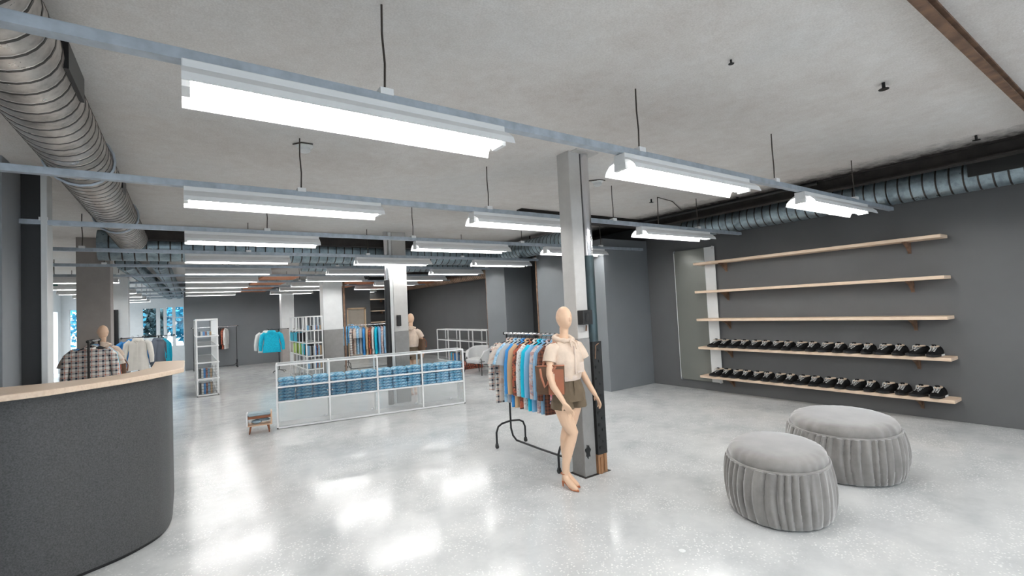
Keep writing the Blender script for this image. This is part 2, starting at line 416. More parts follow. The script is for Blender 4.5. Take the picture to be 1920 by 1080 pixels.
# window wall
WIN = [(-4.04, -3.8, .76, 2.6, 3), (-3.2, -2.1, 1.22, 2.58, 1), (-1.62, -1.1, 1.2, 2.57, 1), (-1.0, -.83, .77, 2.56, 1), (-.75, -.5, .76, 2.6, 4), (-.42, -.08, .76, 2.6, 0)]
ww = MB(); x = XL
for i, (a, b_, z0, z1, n) in enumerate(WIN):
    ww.box(x, a, YE, YE+.2, 0, CEIL); ww.box(a, b_, YE, YE+.2, 0, z0).box(a, b_, YE, YE+.2, z1, CEIL); x = b_
ww.box(x, .2, YE, YE+.2, 0, CEIL)
struct('wall_window', ww, M['white'])
struct('wall_window_return', MB().box(-.06, .08, YB+.15, YE, 0, CEIL), M['white'])
for i, (a, b_, z0, z1, n) in enumerate(WIN):
    t = empty('window_%d' % (i+1), ((a+b_)/2, YE+.05, z0)); t['kind'] = 'structure'
    hw = (b_-a)/2; h = z1-z0; s = .022
    fm = MB().box(-hw, -hw+s, -.03, .05, 0, h).box(hw-s, hw, -.03, .05, 0, h).box(-hw, hw, -.03, .05, 0, s).box(-hw, hw, -.03, .05, h-s, h)
    cuts = [h*k/n for k in range(1, n)] if n > 0 else [h*.72]
    for c in cuts: fm.box(-hw, hw, -.03, .05, c-.018, c+.018)
    fm.build('window_frame', M['white'], t)
    zs = [0]+cuts+[h]
    for a2, b2 in zip(zs[:-1], zs[1:]):
        MB().box(-hw+s, hw-s, 0, .008, a2+.018, b2-.018).build('pane', M['glass'], t)
# ceiling steel flange, near right
struct('trim_3', MB().box(2.2, XR, .74, .80, CEIL-.015, CEIL).box(2.2, XR, .765, .775, CEIL-.06, CEIL-.015).box(2.2, XR, .745, .80, CEIL-.07, CEIL-.06), M['brown_steel'])
bm_ = MB().box(7.62, 7.78, -3.9, 6.2, CEIL-.02, CEIL).box(7.69, 7.71, -3.9, 6.2, CEIL-.16, CEIL-.02).box(7.62, 7.78, -3.9, 6.2, CEIL-.18, CEIL-.16)
struct('trim_4', bm_, M['dark_steel'])
bm_ = MB().box(4.6, XR, 6.25, 6.4, CEIL-.02, CEIL).box(4.6, XR, 6.31, 6.33, CEIL-.14, CEIL-.02).box(4.6, XR, 6.24, 6.41, CEIL-.16, CEIL-.14)
struct('trim_5', bm_, M['dark_steel'])
# deep ceiling beams the ducts run under
struct('trim_6', MB().box(-.9, 7.0, 9.62, 9.9, 3.18, CEIL), M['dark_steel'])
# orange boards on the ceiling at the back
for i, (x0, x1, y0, y1) in enumerate(((1.7, 2.6, 13.9, 15.2), (1.7, 2.6, 16, 17.3), (1.7, 2.6, 18.2, 19.5), (1.6, 2.65, 20.3, 21.6), (4.45, 5.35, 16, 17.3), (4.45, 5.35, 18.2, 19.5), (5.2, 8.2, 17, 17.6))):
    struct('trim_%d' % (7+i), MB().box(x0, x1, y0, y1, CEIL-.5, CEIL-.46), M['orange_wood'])

# ================================================================ COLUMNS
def column(name, x0, x1, y0, y1, split, label, mats, stains=()):
    t = empty(name, ((x0+x1)/2, (y0+y1)/2, 0)); tag(t, label, 'column', 'square columns of the shop')
    hx, hy = (x1-x0)/2, (y1-y0)/2
    MB().box(-hx, hx, -hy, hy, split, CEIL).build('upper_shaft', M[mats[0]], t, bevel=.006)
    MB().box(-hx-.002, hx+.002, -hy-.002, hy+.002, 0, split).build('lower_shaft', M[mats[1]], t, bevel=.006)
    return t
c1 = column('column', 3.36, 3.52, 3.69, 3.885, 1.42, 'grey column with pipe and black box behind the front mannequin', ('col_light', 'col_dark'))
ox, oy = c1.location.x, c1.location.y
def at(mb, name, mat, par, **k):   # build from world coordinates under a parent at (px,py,0)
    o = mb.build(name, mat, par, **k); o.location = (-par.location.x, -par.location.y, 0); return o
at(MB().path([(3.585, 3.71, 2.3), (3.585, 3.71, CEIL)], .055, 16), 'white_pipe', M['chrome'], c1, smooth=True)
at(MB().path([(3.585, 3.71, 1.38), (3.585, 3.71, 2.3)], .06, 16), 'dark_pipe', M['pipe_teal'], c1, smooth=True)
tr = MB().box(3.525, 3.655, 3.655, 3.78, .2, 1.38)
for k in range(18): tr.box(3.545+.05*(k % 2), 3.575+.05*(k % 2), 3.645, 3.656, .26+.06*k, .285+.06*k)
at(tr, 'perforated_trunking', M['tar'], c1)
at(MB().box(3.525, 3.65, 3.66, 3.78, 0, .2).box(3.55, 3.57, 3.65, 3.66, 0, .17).box(3.6, 3.62, 3.645, 3.66, .02, .2), 'wooden_foot', M['rusty_wood'], c1)
at(MB().box(3.365, 3.50, 3.60, 3.69, 1.57, 1.72).box(3.40, 3.46, 3.59, 3.6, 1.6, 1.69), 'switch_box', M['black_plastic'], c1, bevel=.006)
at(MB().path([(3.46, 3.67, 1.5), (3.46, 3.66, 1.56)], .008).path([(3.545, 3.645, 1.2), (3.555, 3.64, 1.34), (3.6, 3.64, 1.36)], .006), 'cable', M['brown_steel'], c1)
tp = [(3.366+.042*(1+math.cos(a)*(.8+.22*math.sin(5*a))), .255+.075*math.sin(a)*(.85+.2*math.sin(7*a+1))) for a in [2*pi*k/26 for k in range(26)]]
at(MB().rings([[(x, y, z) for x, z in tp] for y in (3.682, 3.69)], True), 'tar_patch', M['tar'], c1)
at(MB().box(3.40, 3.72, 3.6, 3.90, CEIL-.012, CEIL), 'ceiling_plate', M['col_light'], c1)
at(MB().box(3.33, 3.70, 3.66, 3.9, 0, .004), 'floor_plate', M['dark_steel'], c1)
c2 = column('column', 3.42, 3.71, 9.11, 9.45, 1.42, 'grey column with black pipe on its left behind the long display case', ('col_light', 'col_dark'))
at(MB().path([(3.30, 9.14, 2.45), (3.30, 9.14, CEIL)], .05, 12), 'pipe', M['chrome'], c2, smooth=True)
at(MB().path([(3.30, 9.14, 0), (3.30, 9.14, 2.45)], .055, 12), 'black_pipe', M['black'], c2, smooth=True)
at(MB().box(3.46, 3.53, 9.03, 9.11, 1.53, 1.75), 'switch_box', M['black_plastic'], c2, bevel=.006)
at(MB().box(3.36, 3.42, 9.14, 9.45, 0, CEIL), 'side_strip', M['white'], c2)
c3 = column('column', 3.30, 3.85, 14.5, 14.9, 1.4, 'white column with brown edge behind the bookcase', ('white', 'col_dark'))
at(MB().path([(3.90, 14.5, 0), (3.90, 14.5, CEIL)], .03, 8), 'pipe', M['brown_steel'], c3)
c4 = column('column', 3.0, 3.45, 19.9, 20.3, 1.4, 'white column beside the cyan jacket stand, farthest of its row', ('white', 'col_shade'))
c5 = column('column', -1.6, -1.13, 11.3, 11.7, .5, 'taupe column behind the plaid shirt rack', ('col_shade', 'col_shade'))
c6 = column('column', -1.54, -1.17, 15.0, 15.4, 1.5, 'white column with black pipe in front of the far windows', ('white', 'col_shade'))
at(MB().path([(-1.4, 14.95, 0), (-1.4, 14.95, 2.2)], .045, 10), 'black_pipe', M['black'], c6, smooth=True)
c7 = column('column', -2.35, -1.95, 21.0, 21.4, 1.5, 'pale column beside the tall windows at the far end', ('white', 'col_light'))

# ================================================================ DUCTS
def spiral(name, p0, p1, r, mat, label, pitch=.13, n=28, extra=None):
    p0 = Vector(p0); p1 = Vector(p1); L = (p1-p0).length; k = int(L/pitch)
    t = empty(name, p0); tag(t, label, 'duct', 'ventilation ducts')
    dirv = (p1-p0).normalized()
    pts = []; rr = []
    for i in range(k):
        a = i*pitch
        for off, q in ((0, r), (pitch-.022, r), (pitch-.018, r+.005), (pitch-.003, r+.005)):
            pts.append(dirv*(a+off)); rr.append(q)
    MB().path(pts, rr, n).build('duct_shell', mat, t, smooth=True)
    for q in (.12, .5, .88):
        c = dirv*(L*q)
        MB().box(c.x-.012, c.x+.012, c.y-.012, c.y+.012, r-.01, CEIL-p0.z).build('hanger_strap', M['wire'], t)
    return t
dl = spiral('spiral_duct', (-.68, -3.8, 3.14), (-.68, 9.4, 3.14), .2, M['duct'], 'large spiral duct running along the ceiling at the left')
for y in (.6, 2.2, 5.0, 7.4):
    MB().path([(0.2*math.cos(a)*1.09, y+3.8, .2*math.sin(a)*1.09) for a in [2*pi*k/20 for k in range(21)]], .012, 5).build('clamp_band', M['steel_blue'], dl)
MB().box(.165, .215, 6.95, 7.4, -.05, .09).build('vent_grille', M['black'], dl)
MB().box(.165, .21, 9.5, 9.8, -.05, .06).build('vent_grille', M['black'], dl)
spiral('spiral_duct', (-1.15, 10.05, 3.12), (7.0, 10.05, 3.12), .25, M['duct_blue'], 'fat dusty duct crossing the shop from left to right', .16)
spiral('spiral_duct', (2.3, 12.2, 3.1), (7.0, 12.2, 3.1), .2, M['duct_blue'], 'second crossing duct farther back, half hidden by lamps', .16)
spiral('spiral_duct', (6.55, 7.3, 3.14), (6.55, 10.0, 3.14), .2, M['duct_blue_y'], 'short duct bending off right of the near column', .13)
spiral('spiral_duct', (8.08, -3.9, 3.14), (8.08, 5.6, 3.14), .19, M['duct_blue_y'], 'spiral duct along the right wall above the shoe shelves', .13)
spiral('spiral_duct', (8.18, 11.5, 2.93), (8.18, 20.2, 2.93), .14, M['duct_warm'], 'warm coloured duct along the far right wall', .12)
spiral('spiral_duct', (-1.0, 12.4, 3.1), (-.6, 26.5, 3.1), .18, M['duct_blue'], 'far duct running towards the windows, left one of two', .16, 14)
spiral('spiral_duct', (-.45, 12.4, 3.1), (-.25, 26.5, 3.1), .16, M['duct_blue'], 'far duct running towards the windows, right one of two', .16, 14)
tag(MB().path([(7.84, -1, 3.28), (7.84, 2.95, 3.28)], .02, 8).build('ceiling_pipe', M['white_metal'], smooth=True), 'thin pale pipe above the right wall duct', 'pipe')
tag(MB().path([(7.5, 3.0, 3.36), (7.5, 6.2, 3.36)], .03, 8).path([(7.5, 4.2, 3.36), (7.5, 4.2, 3.42)], .02, 6).build('ceiling_pipe', M['black'], smooth=True), 'black pipe along the ceiling corner behind the near lamps', 'pipe')
tag(MB().box(7.86, 7.9, .1, 1.5, 3.1, 3.26).build('duct_grille', M['black_plastic']), 'black grille on the right wall duct', 'vent')

# ================================================================ RAILS + LAMPS
def rail(k, y, x0, x1):
    t = empty('light_rail', (x0, y, 2.9)); tag(t, 'grey metal ceiling rail carrying lamps, %s from the front' % ORD[k], 'rail', 'ceiling rails')
    L = x1-x0
    MB().box(0, L, -.03, .03, -.022, .022).box(0, L, -.022, .022, .022, .03).build('channel', M['steel_blue'], t)
    xs = [.88, 2.88, 4.93, 6.9] + ([-1.2, -2.6] if x0 < -1.7 else [])
    for xx in xs:
        if x0 < xx < x1:
            MB().path([(xx-x0, 0, .05), (xx-x0+.006, 0, .2), (xx-x0-.004, 0, .36), (xx-x0, 0, CEIL-2.9)], .006, 5).build('hanging_rod', M['wire'], t)
            MB().box(xx-x0-.035, xx-x0+.035, -.036, .036, .02, .055).build('clamp', M['white_metal'], t)
def lamp_proto(L):
    t = empty('tube_lamp', (0, 0, 2.875))
    MB().box(0, L, -.055, .055, -.075, 0).build('housing', M['white_metal'], t, bevel=.004)
    sec = [(-.055, -.05), (-.10, -.068), (-.135, -.10), (-.15, -.135), (-.156, -.135), (-.14, -.095), (-.10, -.058), (-.055, -.035)]
    r = MB()
    for s in (1, -1):
        r.rings([[(x, s*y, z) for y, z in sec] for x in (0, L)], True)
    r.build('reflector', M['white_metal'], t)
    for yy in (-.035, .035):
        MB().path([(.03, yy, -.1), (L-.03, yy, -.1)], .013, 8).build('fluorescent_tube', M['tube'], t, smooth=True)
    for xx in (.0, L-.03):
        MB().box(xx, xx+.03, -.055, .055, -.12, -.075).build('end_socket', M['white_metal'], t)
    return t
protos = {}
def lamp(L, loc, label):
    key = round(L, 2)
    if key not in protos:
        t = lamp_proto(L); protos[key] = t; t.location = loc
    else: t = copy_tree(protos[key], loc)
    tag(t, label, 'lamp', 'tube lamps on the rails')
nrow = 0
for k in range(-2, 11):
    y = 2.36+2.2*k
    if k < 0:
        rail(k+13, y, -.5, 8.1)
        for x0, L in ((.0, 1.6), (2.65, 1.7), (5.45, 1.7)):
            lamp(L, (x0, y, 2.875), 'tube lamp behind the viewer, %s rail back, %s one' % (('second', 'first')[k+2], ('left', 'middle', 'right')[int(x0/2.5)]))
        continue
    rail(k, y, -1.9 if k < 3 else -3.2, 8.15 if k < 4 else 8.0)
    L1 = 1.6 if k < 2 else 1.5
    items = [(0.0, L1, 'left'), (2.65, 1.7, 'middle'), (5.45, 1.7, 'right')]
    if k == 2: items = [(0.0, L1, 'left'), (2.9, 1.7, 'middle'), (5.45, 1.5, 'right')]
    if k >= 3: items = [(0.0, L1, 'left'), (2.65, 1.5, 'middle'), (5.2, 1.5, 'right')]
    if k >= 5: items.append((-2.9, 1.7, 'far left'))  # the nearest of these lamps is added to brighten the left area
    for x0, L, w_ in items:
        if k in (3, 4) and w_ == 'right': L = 1.5
        lamp(L, (x0, y, 2.875), 'lit tube lamp, %s one on the %s rail from the front' % (w_, ORD[k]))
# ceiling bits
def detector(x, y, label):
    t = empty('smoke_detector', (x, y, CEIL)); tag(t, label, 'detector', 'ceiling detectors')
    MB().lathe([(.075, 0), (.08, -.015), (.06, -.03)], n=20).build('base', M['white'], t, smooth=True)
    MB().lathe([(.05, -.03), (.055, -.06), (.03, -.075)], n=20).build('sensor', M['white'], t, smooth=True)
    MB().path([(-.1, 0, -.01), (-.04, -.08, -.01), (.06, -.08, -.01)], .006, 5).build('cable', M['wire'], t)
detector(.95, 4.72, 'round white smoke detector above the second rail, left')
detector(4.55, 4.45, 'flat white smoke detector behind the near column')
for i, (x, y, l) in enumerate(((4.58, 1.31, 'dark ceiling sprinkler near the top right of the picture'), (7.15, 1.27, 'dark ceiling sprinkler near the right wall'), (3.13, 1.73, 'small dark ceiling fitting in the middle of the bare ceiling'), (6.2, 4.9, 'dark ceiling sprinkler over the near wall block'))):
    t = empty('sprinkler', (x, y, CEIL)); tag(t, l, 'sprinkler', 'ceiling sprinklers')
    s_ = .55 if i == 2 else 1
    MB().path([(0, 0, 0), (0, 0, -.05*s_)], .012*s_, 8).build('stem', M['black'], t)
    MB().lathe([(.035*s_, -.05*s_), (.035*s_, -.056*s_)], n=10).build('deflector', M['black'], t)
tag(MB().path([(3.98, 4.56, 2.93), (3.98, 4.56, 3.38), (4.4, 4.45, 3.40), (4.5, 4.4, 3.41)], .007, 5).build('ceiling_cable', M['wire']), 'loose brown cable looping from ceiling to second rail', 'cable')
tag(MB().path([(5.9, 4.56, 2.93), (5.92, 4.56, 3.35), (6.6, 4.8, 3.40), (7.4, 5.2, 3.40)], .007, 5).build('ceiling_cable', M['wire']), 'thin cable running along the ceiling to the dark corner', 'cable')
t = empty('exit_sign', (-2.5, 15, 2.8)); tag(t, 'small green exit sign hanging at the far left', 'sign')
MB().box(-.06, .06, -.02, .02, 0, .18).build('panel', M['green_sign'], t)
MB().path([(0, 0, .18), (0, 0, CEIL-2.8)], .008, 6).build('hanger', M['wire'], t)

# ================================================================ COUNTER
outer = [(-2.6, 4.75), (-1.9, 4.45), (-1.4, 4.36), (-.98, 4.36), (-.79, 4.42), (-.607, 4.55), (-.42, 4.70), (-.25, 4.88), (-.118, 5.10), (-.022, 5.28)]
topo = outer + [(-.02, 6.35), (-.29, 6.55), (-.28, 5.65), (-.4, 5.32), (-.55, 5.13), (-.70, 5.04), (-.9, 5.0), (-1.15, 5.02), (-1.5, 5.05), (-2.0, 5.1), (-2.6, 5.2)]
t = empty('reception_counter', (-.9, 4.9, 0)); tag(t, 'curved dark reception counter with pale wood top at the left', 'counter')
at(MB().prism(topo, 1.34, 1.38), 'counter_top', M['oak_top'], t, bevel=.004)
bo = [(-2.6, 4.88), (-1.9, 4.62), (-1.4, 4.52), (-1.0, 4.52), (-.8, 4.57), (-.63, 4.67), (-.5, 4.74), (-.4, 4.81), (-.3, 4.91), (-.22, 5.02), (-.175, 5.13), (-.14, 5.3), (-.13, 5.5)]
# smooth the front with catmull-rom
def smooth_pts(P, k=6):
    out = []
    for i in range(len(P)-1):
        p0 = Vector(P[max(i-1, 0)]); p1 = Vector(P[i]); p2 = Vector(P[i+1]); p3 = Vector(P[min(i+2, len(P)-1)])
        for j in range(k):
            u = j/k
            out.append(tuple(.5*((2*p1)+(p2-p0)*u+(2*p0-5*p1+4*p2-p3)*u*u+(3*p1-p0-3*p2+p3)*u**3)))
    out.append(tuple(P[-1])); return out
bs = smooth_pts(bo)
inn = [(x-.02, y+.3) for x, y in bs[::-1] if x < -.35]
at(MB().prism(bs+[(-.13, 6.2), (-.27, 6.2), (-.27, 5.5)]+inn, .03, 1.34), 'curved_body', M['counter'], t, smooth=True)
at(MB().prism([(x-.01, y+.02) for x, y in bs]+[(-.15, 6.18), (-.27, 6.18), (-.27, 5.5)]+inn, 0, .03), 'plinth', M['black'], t)

# ================================================================ WALL SHELVES, MIRROR
SH = [(2.47, 'top'), (1.93, 'second'), (1.40, 'middle'), (.865, 'fourth'), (.325, 'lowest')]
def bracket(parent, y, z):
    b_ = MB().box(XR-.012, XR, y-.02, y+.02, z-.16, z).box(XR-.24, XR, y-.015, y+.015, z-.014, z)
    b_.prism([(0, 0)]*0 or [(XR-.23, y-.008), (XR-.01, y-.008), (XR-.01, y+.008), (XR-.23, y+.008)], z-.02, z-.014)
    pts = [(XR-.22, z-.02), (XR-.14, z-.05), (XR-.07, z-.10), (XR-.01, z-.15)]
    for (xa, za), (xb, zb) in zip(pts[:-1], pts[1:]):
        b_.add([(xa, y-.014, za), (xa, y+.014, za), (xb, y+.014, zb), (xb, y-.014, zb), (xa, y-.014, z-.012), (xa, y+.014, z-.012), (xb, y+.014, z-.012), (xb, y-.014, z-.012)],
               [(0,3,2,1),(4,5,6,7),(0,1,5,4),(1,2,6,5),(2,3,7,6),(3,0,4,7)])
    o = b_.build('bracket', M['brown_steel'], parent); o.location = (-parent.location.x, -parent.location.y, -parent.location.z)
for z, nm in SH:
    t = empty('wall_shelf', (XR-.15, 3.66, z)); tag(t, 'long pale wood wall shelf on the charcoal wall, %s of five' % nm, 'shelf', 'wood shelves on the right wall')
    MB().box(-.15, .15, -1.82, 1.82, -.045, 0).build('board', M['pine'], t, bevel=.004)
    for y in (2.25, 4.98): bracket(t, y, z-.045)
# mirror
t = empty('wall_mirror', (XR-.03, 5.64, .17)); tag(t, 'tall glass wall mirror with a painted white reflection, left of the shoe shelves', 'mirror')
mm, nt_, b_ = newmat('grey_green_mirror'); noise(nt_, coord(nt_), 2)
b_.inputs['Base Color'].default_value = (*lin((120, 122, 116)), 1); b_.inputs['Metallic'].default_value = .2; b_.inputs['Roughness'].default_value = .22
MB().box(-.012, .0, -.24, .44, 0, 2.6).build('glass_panel', mm, t, bevel=.002)
MB().box(-.012, .0, -.46, -.242, 0, 2.6).build('reflection_strip', M['white'], t, bevel=.002)  # white band painted in as the mirror's reflection
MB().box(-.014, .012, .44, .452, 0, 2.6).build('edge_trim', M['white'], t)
MB().box(.0, .028, -.42, .40, .03, 2.57).build('backing', M['black'], t)
for y in (-.44, .41):
    for z in (-.01, 2.56): MB().box(-.02, .03, y, y+.03, z, z+.05).build('clip', M['chrome'], t)
# back shelves
for i, z in enumerate((2.45, 1.95, 1.47, 1.0)):
    t = empty('wall_shelf', (7.3, 20.16, z)); tag(t, 'short pale wood shelf in the dark far corner, %s from the top' % ORD[i], 'shelf', 'wood shelves in the far corner')
    MB().box(-.85, .75, -.13, .13, -.04, 0).build('board', M['pine'], t)
    for x in (-.3, .3): MB().box(x-.02, x+.02, -.08, .13, -.14, -.04).build('bracket', M['brown_steel'], t)

# ================================================================ SHOES
def shoe_proto():
    t = empty('sneaker', (0, 0, 0))
    # local: toe at -x, length .29
    def foot(u):  # half width along length u 0 toe..1 heel
        return .018+.034*math.sin(min(1, u*2.2)*pi/2)*(1-.28*max(0, u-.35))
    def ring(u, z, k=1.0, n=0):
        return None
    N = 14
    def outline(k, off=0):
        L = [];
        for i in range(N+1):
            u = i/N; L.append((-.145+.29*u, foot(u)*k))
        up = [(x-off*0, y) for x, y in L]; dn = [(x, -y) for x, y in reversed(L)]
        return up+dn
    o1 = outline(1.06); o2 = outline(1.0)
    MB().rings([[(x*1.02, y, z+.012*max(0, (-x-.08)/.065)) for x, y in o1] for z in (0, .022)], True).build('sole', M['sole'], t, smooth=True)
    hs = [(x, y) for x, y in outline(1.09) if x > .035]
    MB().rings([[(x*1.03, y, z) for x, y in hs] for z in (.002, .02)], True).build('heel_stripe', M['sole_w'], t)
    def top(x):
        u = (x+.145)/.29
        return .045+.055*max(0, min(1, (u-.18)/.45)) if u < .63 else .1-.012*math.sin((u-.63)/.37*pi)
    rs = []
    for f_, k in ((0, 1.0), (.35, 1.02), (.7, .85), (.92, .55), (1, .3)):
        rs.append([(x*(1-.05*f_), y*k, .02+(top(x)-.02)*f_) for x, y in o2])
    MB().rings(rs, True).build('upper', M['shoe'], t, smooth=True)
    lc = MB()
    for i in range(5):
        x = -.055+.022*i; z = top(x)*.97
        lc.box(x-.006, x+.006, -.026, .026, z-.004, z+.006)
    lc.path([(-.05, -.008, .078), (-.03, -.02, .108), (-.005, -.012, .112), (.0, .0, .10)], .004, 5).path([(-.05, .008, .078), (-.03, .02, .11), (-.008, .014, .112), (.0, .0, .10)], .004, 5)
    lc.build('laces', M['lace'], t)
    MB().box(-.005, .03, -.02, .02, .095, .125).build('tongue', M['shoe'], t, bevel=.006)
    MB().path([(.04+.07*math.cos(a), .03*math.sin(a), .104) for a in [2*pi*k/12 for k in range(13)]], .007, 6).build('collar', M['lining'], t, smooth=True)
    return t
sp = shoe_proto(); first = True
for zi, (z, nm) in enumerate(((.865, 'fourth'), (.325, 'lowest'))):
    for i in range(18):
        pair, s = divmod(i, 2)
        y = 5.17-i*(3.15/17) + (.012 if s else 0)
        o = sp if first else copy_tree(sp)
        first = False
        o.location = (8.15, y, z+.001); o.rotation_euler = (0, 0, math.radians(-26 if s == 0 else -4)); o.scale = (1.12, 1.2, 1.25)
        tag(o, 'black lace-up sneaker, %s from the left on the %s shelf' % (ORD[i], nm), 'shoe', 'sneakers on the wall shelves')

# ================================================================ POUFS
def pouf(loc, rz, a, b, h, folds, label):
    t = empty('pouf', loc, rz); tag(t, label, 'pouf', 'grey velvet poufs')
    n = 420; random.seed(folds)
    ph = []; acc = 0
    while acc < 2*pi: ph.append(acc); acc += 2*pi/folds*random.uniform(.6, 1.4)
    amp = [random.uniform(.5, 1) for _ in ph]; ph.append(2*pi)
    def fold(th, zf):
        th = th % (2*pi)
        for i in range(len(ph)-1):
            if ph[i] <= th < ph[i+1]:
                u = (th-ph[i])/(ph[i+1]-ph[i])
                return amp[i]*(1-abs(2*u-1)**3) + .25*math.sin(th*37+zf*3+i)*math.sin(pi*zf)
        return 0
    rs = []; Z = [0, .03, .08, .16, .26, .37, .48, .59, .69, .76, .80]
    for zf in Z:
        z = zf*h; bul = 1.0 + .115*math.sin(pi*min(1, (zf+.12)/1.05))
        bul *= .94 if zf == 0 else 1
        dep = .036*min(1, .55+math.sin(pi*zf))
        ring = []
        for k in range(n):
            th = 2*pi*k/n; r = bul - .03 + dep*fold(th+.05*math.sin(zf*4), zf)/.9*1.6
            ring.append((a*r*math.cos(th), b*r*math.sin(th), z))
        rs.append(ring)
    MB().rings(rs, True).build('pleated_side', M['velvet'], t, smooth=True)
    MB().path([(a*1.02*math.cos(2*pi*k/90), b*1.02*math.sin(2*pi*k/90), .795*h) for k in range(91)], .013, 8, cap=False).build('piping', M['velvet'], t, smooth=True)
    rs = []
    for f_, z in ((.99, .78), (1.0, .84), (.985, .90), (.94, .95), (.86, .98), (.74, .994), (.5, 1.0), (.05, 1.003)):
        rs.append([(a*(f_+.006*math.sin(th*23+math.sin(th*5)*2)*(f_ > .8))*math.cos(th), b*(f_+.006*math.sin(th*23+math.sin(th*5)*2)*(f_ > .8))*math.sin(th), z*h) for th in [2*pi*k/200 for k in range(200)]])
    MB().rings(rs, True).build('seat_cushion', M['velvet'], t, smooth=True)
    MB().lathe([(.93, 0), (.93, .012)], n=60, ax=a, ay=b).build('base_rim', M['black_plastic'], t)
pouf((4.09, 2.105, 0), math.atan2(.468, .832), .465, .368, .535, 34, 'smaller oval pleated grey velvet pouf nearest the viewer')
pouf((5.50, 2.14, 0), math.atan2(.526, 1.015), .56, .46, .535, 44, 'larger oval pleated grey velvet pouf behind the smaller one')
tag(MB().lathe([(.024, 0), (.024, .003)], n=24).build('floor_disc', M['white'], loc=(2.87, 2.187, 0)), 'small white round disc on the floor in front', 'disc')

# ================================================================ FRAMED SHELVING
def frame_unit(name, loc, rz, L, D, levels, xs, label, group=None, mat='white_metal', r=.013, xdiag=None):
    t = empty(name, loc, rz); tag(t, label, 'shelving', group)
    for x in xs:
        for y in (0, D):
            MB().box(x-r, x+r, y-r, y+r, 0.02, levels[-1]).build('post', M[mat], t)
    for z in levels:
        for y in (0, D):
            MB().box(0, L, y-r, y+r, z-r, z+r).build('rail', M[mat], t)
        for x in xs: MB().box(x-r, x+r, min(0, D), max(0, D), z-r, z+r).build('cross_bar', M[mat], t)
    ft = MB()
    for x in (xs[0], xs[-1]):
        for y in (0, D): ft.lathe([(.014, 0), (.018, .02)], (x, y, 0), 8)
    ft.build('feet', M['black_plastic'], t)
    return t
def pane(t, x0, x1, y0, y1, z0, z1, mat='glass', name='glass_panel'):
    return MB().box(x0, x1, y0, y1, z0, z1).build(name, M[mat], t)
# long display case
DL, DD = 3.32, .36
case = frame_unit('display_case', (1.20, 8.60, 0), math.atan2(8.08-8.6, 4.36-1.2), DL*.965, DD, [.02, .43, .67, 1.03], [0, DL*.965*.25, DL*.965*.5, DL*.965*.75, DL*.965], 'long low white framed glass display case full of folded jeans')
LL = DL*.965; bw = LL/4
for i in range(4):
    x0, x1 = i*bw+.012, (i+1)*bw-.012
    pane(case, x0, x1, 0, .006, .69, 1.02, 'glass')
    pane(case, x0, x1, 0, .006, .445, .66, 'glass_grey' if i < 2 else 'glass')
    pane(case, x0, x1, 0, .006, .035, .42, 'glass_frost')
    pane(case, x0, x1, DD-.006, DD, .035, 1.02, 'glass')
    pane(case, x0, x1, .01, DD-.01, 1.025, 1.032, 'glass')
    pane(case, x0, x1, .01, DD-.01, .425, .435, 'white_metal', 'shelf_panel')
pane(case, .01, LL-.01, .01, DD-.01, .034, .042, 'white_metal', 'floor_panel')
pane(case, -.005, .0, .01, DD-.01, .035, 1.02, 'glass'); pane(case, LL, LL+.005, .01, DD-.01, .035, 1.02, 'glass')
for x in (bw-.03, bw+.04): MB().ell((x, -.012, .545), .012, .012, .012, 8, 6).build('knob', M['white'], case)
MB().box(bw-.02, bw+.03, -.012, 0, .54, .555).build('latch', M['black_plastic'], case)
for x, y in ((bw*1, .3), (bw*2, .3), (bw*3, .3), (bw*4-.12, .3)):
    MB().ell((x-.06, y, .06), .03, .01, .03, 10, 6).build('caster_cap', M['chrome'], case)
# jeans
def jeans_proto():
    t = empty('folded_jeans', (0, 0, 0))
    mb = MB(); w2, d2 = .127, .14
    n = 20
    rs = []
    for j, (sx, z) in enumerate(((.93, 0), (1.0, .012), (1.0, .024), (.95, .036), (.80, .048))):
        ring = []
        for k in range(n):
            a = 2*pi*k/n; c, s_ = math.cos(a), math.sin(a)
            x = math.copysign(abs(c)**.35, c)*w2*sx; y = math.copysign(abs(s_)**.35, s_)*d2*sx
            ring.append((x+.004*math.sin(5*a+j), y+.006*math.sin(3*a+j*2), z+.004*math.sin(4*a+j)*(j > 0)))
        rs.append(ring)
    mb.rings(rs, True).build('folded_leg', M['denim'], t, smooth=True)
    MB().box(-.11, .02, -.148, -.11, .018, .028).box(-.06, .10, -.143, -.10, .034, .044).build('waistband', M['denim'], t, bevel=.004)
    return t
jp = jeans_proto(); first = True
rot = case.rotation_euler.z; cx, cy = case.location.x, case.location.y
for i in range(12):
    b_i, j = divmod(i, 3)
    u = b_i*bw + .145 + j*.262; v = DD*.46
    for lv in range(7):
        o = jp if first else copy_tree(jp); first = False
        uu = u+random.uniform(-.008, .008)
        o.location = (cx+uu*math.cos(rot)-v*math.sin(rot), cy+uu*math.sin(rot)+v*math.cos(rot), .436+lv*.0525)
        o.rotation_euler = (0, 0, rot+random.uniform(-.05, .05))
        tag(o, 'folded light blue jeans, %s from the bottom in the %s stack from the left' % (ORD[lv], ORD[i]), 'jeans', 'folded jeans in the display case')

